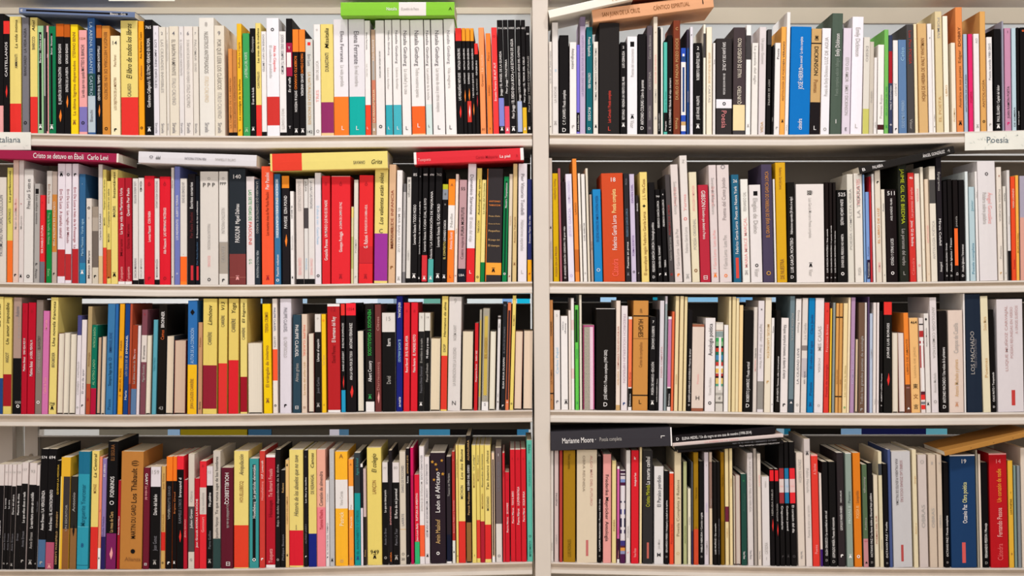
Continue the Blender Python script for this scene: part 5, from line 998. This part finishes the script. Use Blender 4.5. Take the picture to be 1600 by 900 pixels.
def post(xt, xb, w, name='upright', y0=-0.012, y1=DB + 0.01):
    mb = MB(); z0, z1 = -1.35, wz(-60)
    def X(z): py = 450 - z * PPM; return wx(xt + (xb - xt) * py / 900.0)
    W = w / PPM; c = 0.0012
    pr = [(0, y1), (0, y0 + c), (c, y0), (W - c, y0), (W, y0 + c), (W, y1)]
    vs = [(X(z) + p[0], p[1], z) for z in (z0, z1) for p in pr]; k = len(pr)
    mb.add(vs, [(i, (i + 1) % k, k + (i + 1) % k, k + i) for i in range(k)] + [list(range(k))[::-1], list(range(k, 2 * k))], M_POST)
    return part(mb, name, 'broad upright post between the two bays' if name == 'upright' else None)
post(831.3, 836.2, 24.6)
mb = MB(); mb.box(wx(-180), wx(-160), -.012, DB + .01, -1.35, wz(-60), M_POST); part(mb, 'side_panel')
mb = MB(); mb.box(wx(1760), wx(1780), -.012, DB + .01, -1.35, wz(-60), M_POST); part(mb, 'side_panel')
# back panels: a strip under each shelf, an open slot, then a sheet with a folded lip
def back(bay, r, slot0, slot1, xleft=None):
    xl, xr = BX[bay]; key = bay + str(r)
    top = (wz(-24) if r == 1 else wz(sum(k[1] for k in BOT[bay + str(r - 1)]) / len(BOT[bay + str(r - 1)]))) - THICK[bay + str(r - 1)] / PPM
    bot = min(wz(k[1]) for k in BOT[key]) if r < 5 else -1.3
    x0, x1 = wx(xl), wx(xr)
    if xleft is not None: x0 = bx_(xleft)
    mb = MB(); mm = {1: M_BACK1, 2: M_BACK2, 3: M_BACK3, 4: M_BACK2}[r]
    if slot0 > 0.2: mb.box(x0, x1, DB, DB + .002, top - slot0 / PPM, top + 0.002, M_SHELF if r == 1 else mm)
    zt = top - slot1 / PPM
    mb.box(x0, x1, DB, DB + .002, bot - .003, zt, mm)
    mb.box(x0, x1, DB - .012, DB + .006, zt - .002, zt, M_SHELF)
    part(mb, 'back_panel')
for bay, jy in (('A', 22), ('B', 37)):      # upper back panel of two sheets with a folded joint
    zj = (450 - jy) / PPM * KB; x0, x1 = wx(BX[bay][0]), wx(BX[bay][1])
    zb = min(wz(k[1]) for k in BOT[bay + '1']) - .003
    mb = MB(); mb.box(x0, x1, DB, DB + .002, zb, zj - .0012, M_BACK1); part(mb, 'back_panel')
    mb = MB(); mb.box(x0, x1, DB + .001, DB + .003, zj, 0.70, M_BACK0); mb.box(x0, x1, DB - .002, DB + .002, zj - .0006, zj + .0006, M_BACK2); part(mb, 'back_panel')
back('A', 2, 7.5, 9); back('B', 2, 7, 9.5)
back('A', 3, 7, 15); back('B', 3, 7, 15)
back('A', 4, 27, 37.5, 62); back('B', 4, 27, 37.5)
mb = MB(); mb.box(wx(-160), wx(1760), DB, DB + .002, -1.35, wz(905), M_BACK); part(mb, 'kick_panel')
# rear leg with its bolt, seen at the open end of the lowest shelf
mb = MB()
mb.box(bx_(41), bx_(61.5), DB - .01, DB + .03, wz(892), wz(640), M_POST)
mb.box(bx_(-60), bx_(20.5), DB - .004, DB + .03, wz(892), wz(640), M_POST)
mb.box(bx_(20.5), bx_(30.5), DB + .02, DB + .03, wz(892), wz(640), M_BACK)
leg = part(mb, 'rear_leg', 'rear upright seen above the thin books')
mb = MB(); ring = []
cx, cz = bx_(51.5), -(711 - 450) / PPM * KB
for k in range(10):
    a = 2 * math.pi * k / 10; ring.append((cx + .004 * math.cos(a), cz + .004 * math.sin(a)))
mb.add([(x, DB - .014, z) for x, z in ring] + [(x, DB - .01, z) for x, z in ring] + [(cx, DB - .016, cz)],
       [(i, (i + 1) % 10, 10 + (i + 1) % 10, 10 + i) for i in range(10)] + [(20, (i + 1) % 10, i) for i in range(10)], M_GROOVE)
bolt = mb.build('bolt', leg)

# ---------------------------------------------------------------- shelf label cards
def card(x0, x1, ty0, ty1, by, text, tx, tsz, label, name='label_card', ty=None):
    mb = MB(); m = base_mat('printed_card', (0.80, 0.78, 0.70), 0.6, 0.2, 0.10, 25.0); y = -0.0105
    X0, X1 = wx(x0), wx(x1); zt0, zt1 = wz(ty0), wz(ty1); zb0, zb1 = wz(by[0]), wz(by[1])
    mb.add([(X0, y, zb0), (X1, y, zb1), (X1, y, zt1), (X0, y, zt0), (X0, y + .001, zb0), (X1, y + .001, zb1), (X1, y + .001, zt1), (X0, y + .001, zt0)],
           [(0,1,2,3), (7,6,5,4), (0,4,5,1), (1,5,6,2), (2,6,7,3), (3,7,4,0)], m)
    lm = base_mat('card_leaf_pattern', (0.66, 0.67, 0.60), 0.6, 0.2, 0.05)
    rnd = random.Random(int(x0) + 7)
    for k in range(int((x1 - x0) / 5)):                 # faint leaf sprigs printed on the card
        lx = rnd.uniform(x0 + 4, x1 - 4); f = (lx - x0) / (x1 - x0)
        lo = by[0] + (by[1] - by[0]) * f; hi = ty0 + (ty1 - ty0) * f; lz = rnd.uniform(hi + 3, lo - 3)
        a = rnd.uniform(0, math.pi); L = 3.0 / PPM; q = .9 / PPM
        ca, sa = math.cos(a), math.sin(a); P = wx(lx), wz(lz)
        mb.add([(P[0] + u * ca - v * sa, y - .0003, P[1] + u * sa + v * ca) for u, v in ((-L, 0), (0, -q), (L, 0), (0, q))], [(0, 1, 2, 3)], lm)
    if text and text in GLY:
        vs, fs, wn = GLY[text]; sz = tsz / PPM; tm = cmat('#5d6a72')
        o = wx(tx) if tx > 100 else wx(35) - wn * sz
        zb = wz(ty)
        mb.add([(o + v[0] * sz, y - .0006, zb + v[1] * sz) for v in vs], fs, tm)
    o = mb.build(name); tag(o, label, 'label card', 'shelf label cards')
    return o

# ---------------------------------------------------------------- books
ROWS = {}
def load(): 
    for key, txt in DATA.items():
        rows = []; prev = None
        for line in txt.strip('\n').split('\n'):
            label = None
            if line[0] == '*': label, line = line[1:].split('|', 1)
            head, *rest = line.split(';', 1)
            xs, top, col = head.split(' ')
            m = re.match(r'^(-?\d+)-(\d+)$', xs)
            if m: x0, x1 = float(m.group(1)), float(m.group(2))
            else: x0, x1 = prev, float(xs)
            prev = x1
            rows.append((x0, x1, float(top), col, parse_items(rest[0]) if rest else [], label))
        ROWS[key] = rows
load()
strings = {'Narrativa Italiana', 'Poesía'}
def collect(items):
    for i in items:
        if i[0] in 'tTdD' and len(i) > 4: strings.add(' '.join(i[4:]).strip())
        elif i[0] == 'h' and len(i) > 3: strings.add(' '.join(i[3:]))
for rows in ROWS.values():
    for r_ in rows: collect(r_[4])
HOR = []
for line in FLAT.strip('\n').split('\n'):
    p = line.split('|'); items = parse_items(p[6]); collect(items); HOR.append((p, items))
prepare_text(strings)

card(-78, 51, 207, 207.5, (234.5, 235), 'Narrativa Italiana', -66.5, 13.2, 'cream card lettered Italiana under the first books of the top shelf', ty=223.5)
card(1505, 1640, 209, 204, (236, 233), 'Poesía', 1539, 13.5, 'cream card lettered in grey under the last books of the top shelf', ty=224)
card(172, 275, -24, -24, (3.2, 3.4), None, 0, 0, 'pale card whose lower edge hangs into view above the slate blue book')
card(-40, 54, -24, -24, (1.2, 1.4), None, 0, 0, 'pale card whose lower edge barely shows above the first books')

SHELFNAME = {'A1': 'top left shelf', 'A2': 'second left shelf', 'A3': 'third left shelf', 'A4': 'bottom left shelf',
             'B1': 'top right shelf', 'B2': 'second right shelf', 'B3': 'third right shelf', 'B4': 'bottom right shelf'}
STUFF = MB()
seed = 0
for key, rows in ROWS.items():
    for (x0, x1, top, col, items, label) in rows:
        seed += 1
        rnd = random.Random(seed * 7 + 1)
        xc = (x0 + x1) / 2
        bot = interp(BOT[key], xc)
        lean = interp(LEAN[key], xc) / 175.0
        for i in items:
            if i[0] == 'L': lean = float(i[1]) / 175.0
        w = max(0.0022, (x1 - x0) / PPM - 0.0006); h = (bot - top) / PPM
        lift = abs(math.sin(lean)) * w / 2
        dep = min(0.155, 0.118 + 0.04 * (h - .16) / .06 + rnd.uniform(-.006, .006)); dep = max(.10, dep)
        zc = lambda py, b=bot: (b - py) / PPM
        cov, pag = make_book(w, h, dep, col, items, zc, bot, seed, GAIN[key[1]])
        loc = (wx(xc), rnd.uniform(0.0, 0.0035), wz(bot) + lift + 0.0002)
        ang = math.atan(lean)
        if label:
            e = empty('book', loc, ang); tag(e, label, 'book', 'books on the ' + SHELFNAME[key])
            cov.build('cover', e); pag.build('pages', e)
        else:
            Mx = Matrix.Translation(loc) @ Matrix.Rotation(ang, 4, 'Y')
            STUFF.merge(cov, Mx); STUFF.merge(pag, Mx)
o = STUFF.build('slim_books'); tag(o, 'slimmest books squeezed in between wider ones on all eight shelves', 'books', kind='stuff')

# books lying flat or aslant on top of the rows
for (p, items) in HOR:
    bay, xs, ys, th, col, out, _, label, dz = p
    x0, x1 = map(float, xs.split()); ya, yb = map(float, ys.split()); th = float(th)
    L = (x1 - x0) / PPM; ang = math.atan2((ya - yb), (x1 - x0))
    seed += 1
    hh = L / math.cos(ang)
    zc = lambda px, a=x0, c=math.cos(ang): (px - a) / PPM / c
    cov, pag = make_book(th / PPM, hh, 0.14, col, items, zc, x1, seed, 1.0)
    e = empty('book', (wx(x0), -float(out), wz(ya)), 0)
    # local z runs along the length, local x points down
    e.rotation_euler = (0, math.pi / 2 - ang, 0)
    tag(e, label, 'book', 'books lying across the others')
    cov.build('cover', e); pag.build('pages', e)

# ---------------------------------------------------------------- books of the next aisle and dark filler blocks, seen through the slots
FAR = MB()
FY = 1.45; KF = (D + FY) / D
def far(px0, px1, row, c):
    p0, p1 = {3: (440, 492), 4: (655, 705)}[row]
    FAR.box(wx(px0) * KF, wx(px1) * KF, FY, FY + .12, wz(p1) * KF, wz(p0) * KF, cmat(c))
for a in FARB: far(*a)
o = FAR.build('far_aisle_books'); tag(o, 'coloured books across the next aisle showing through the slots', 'books', kind='stuff')
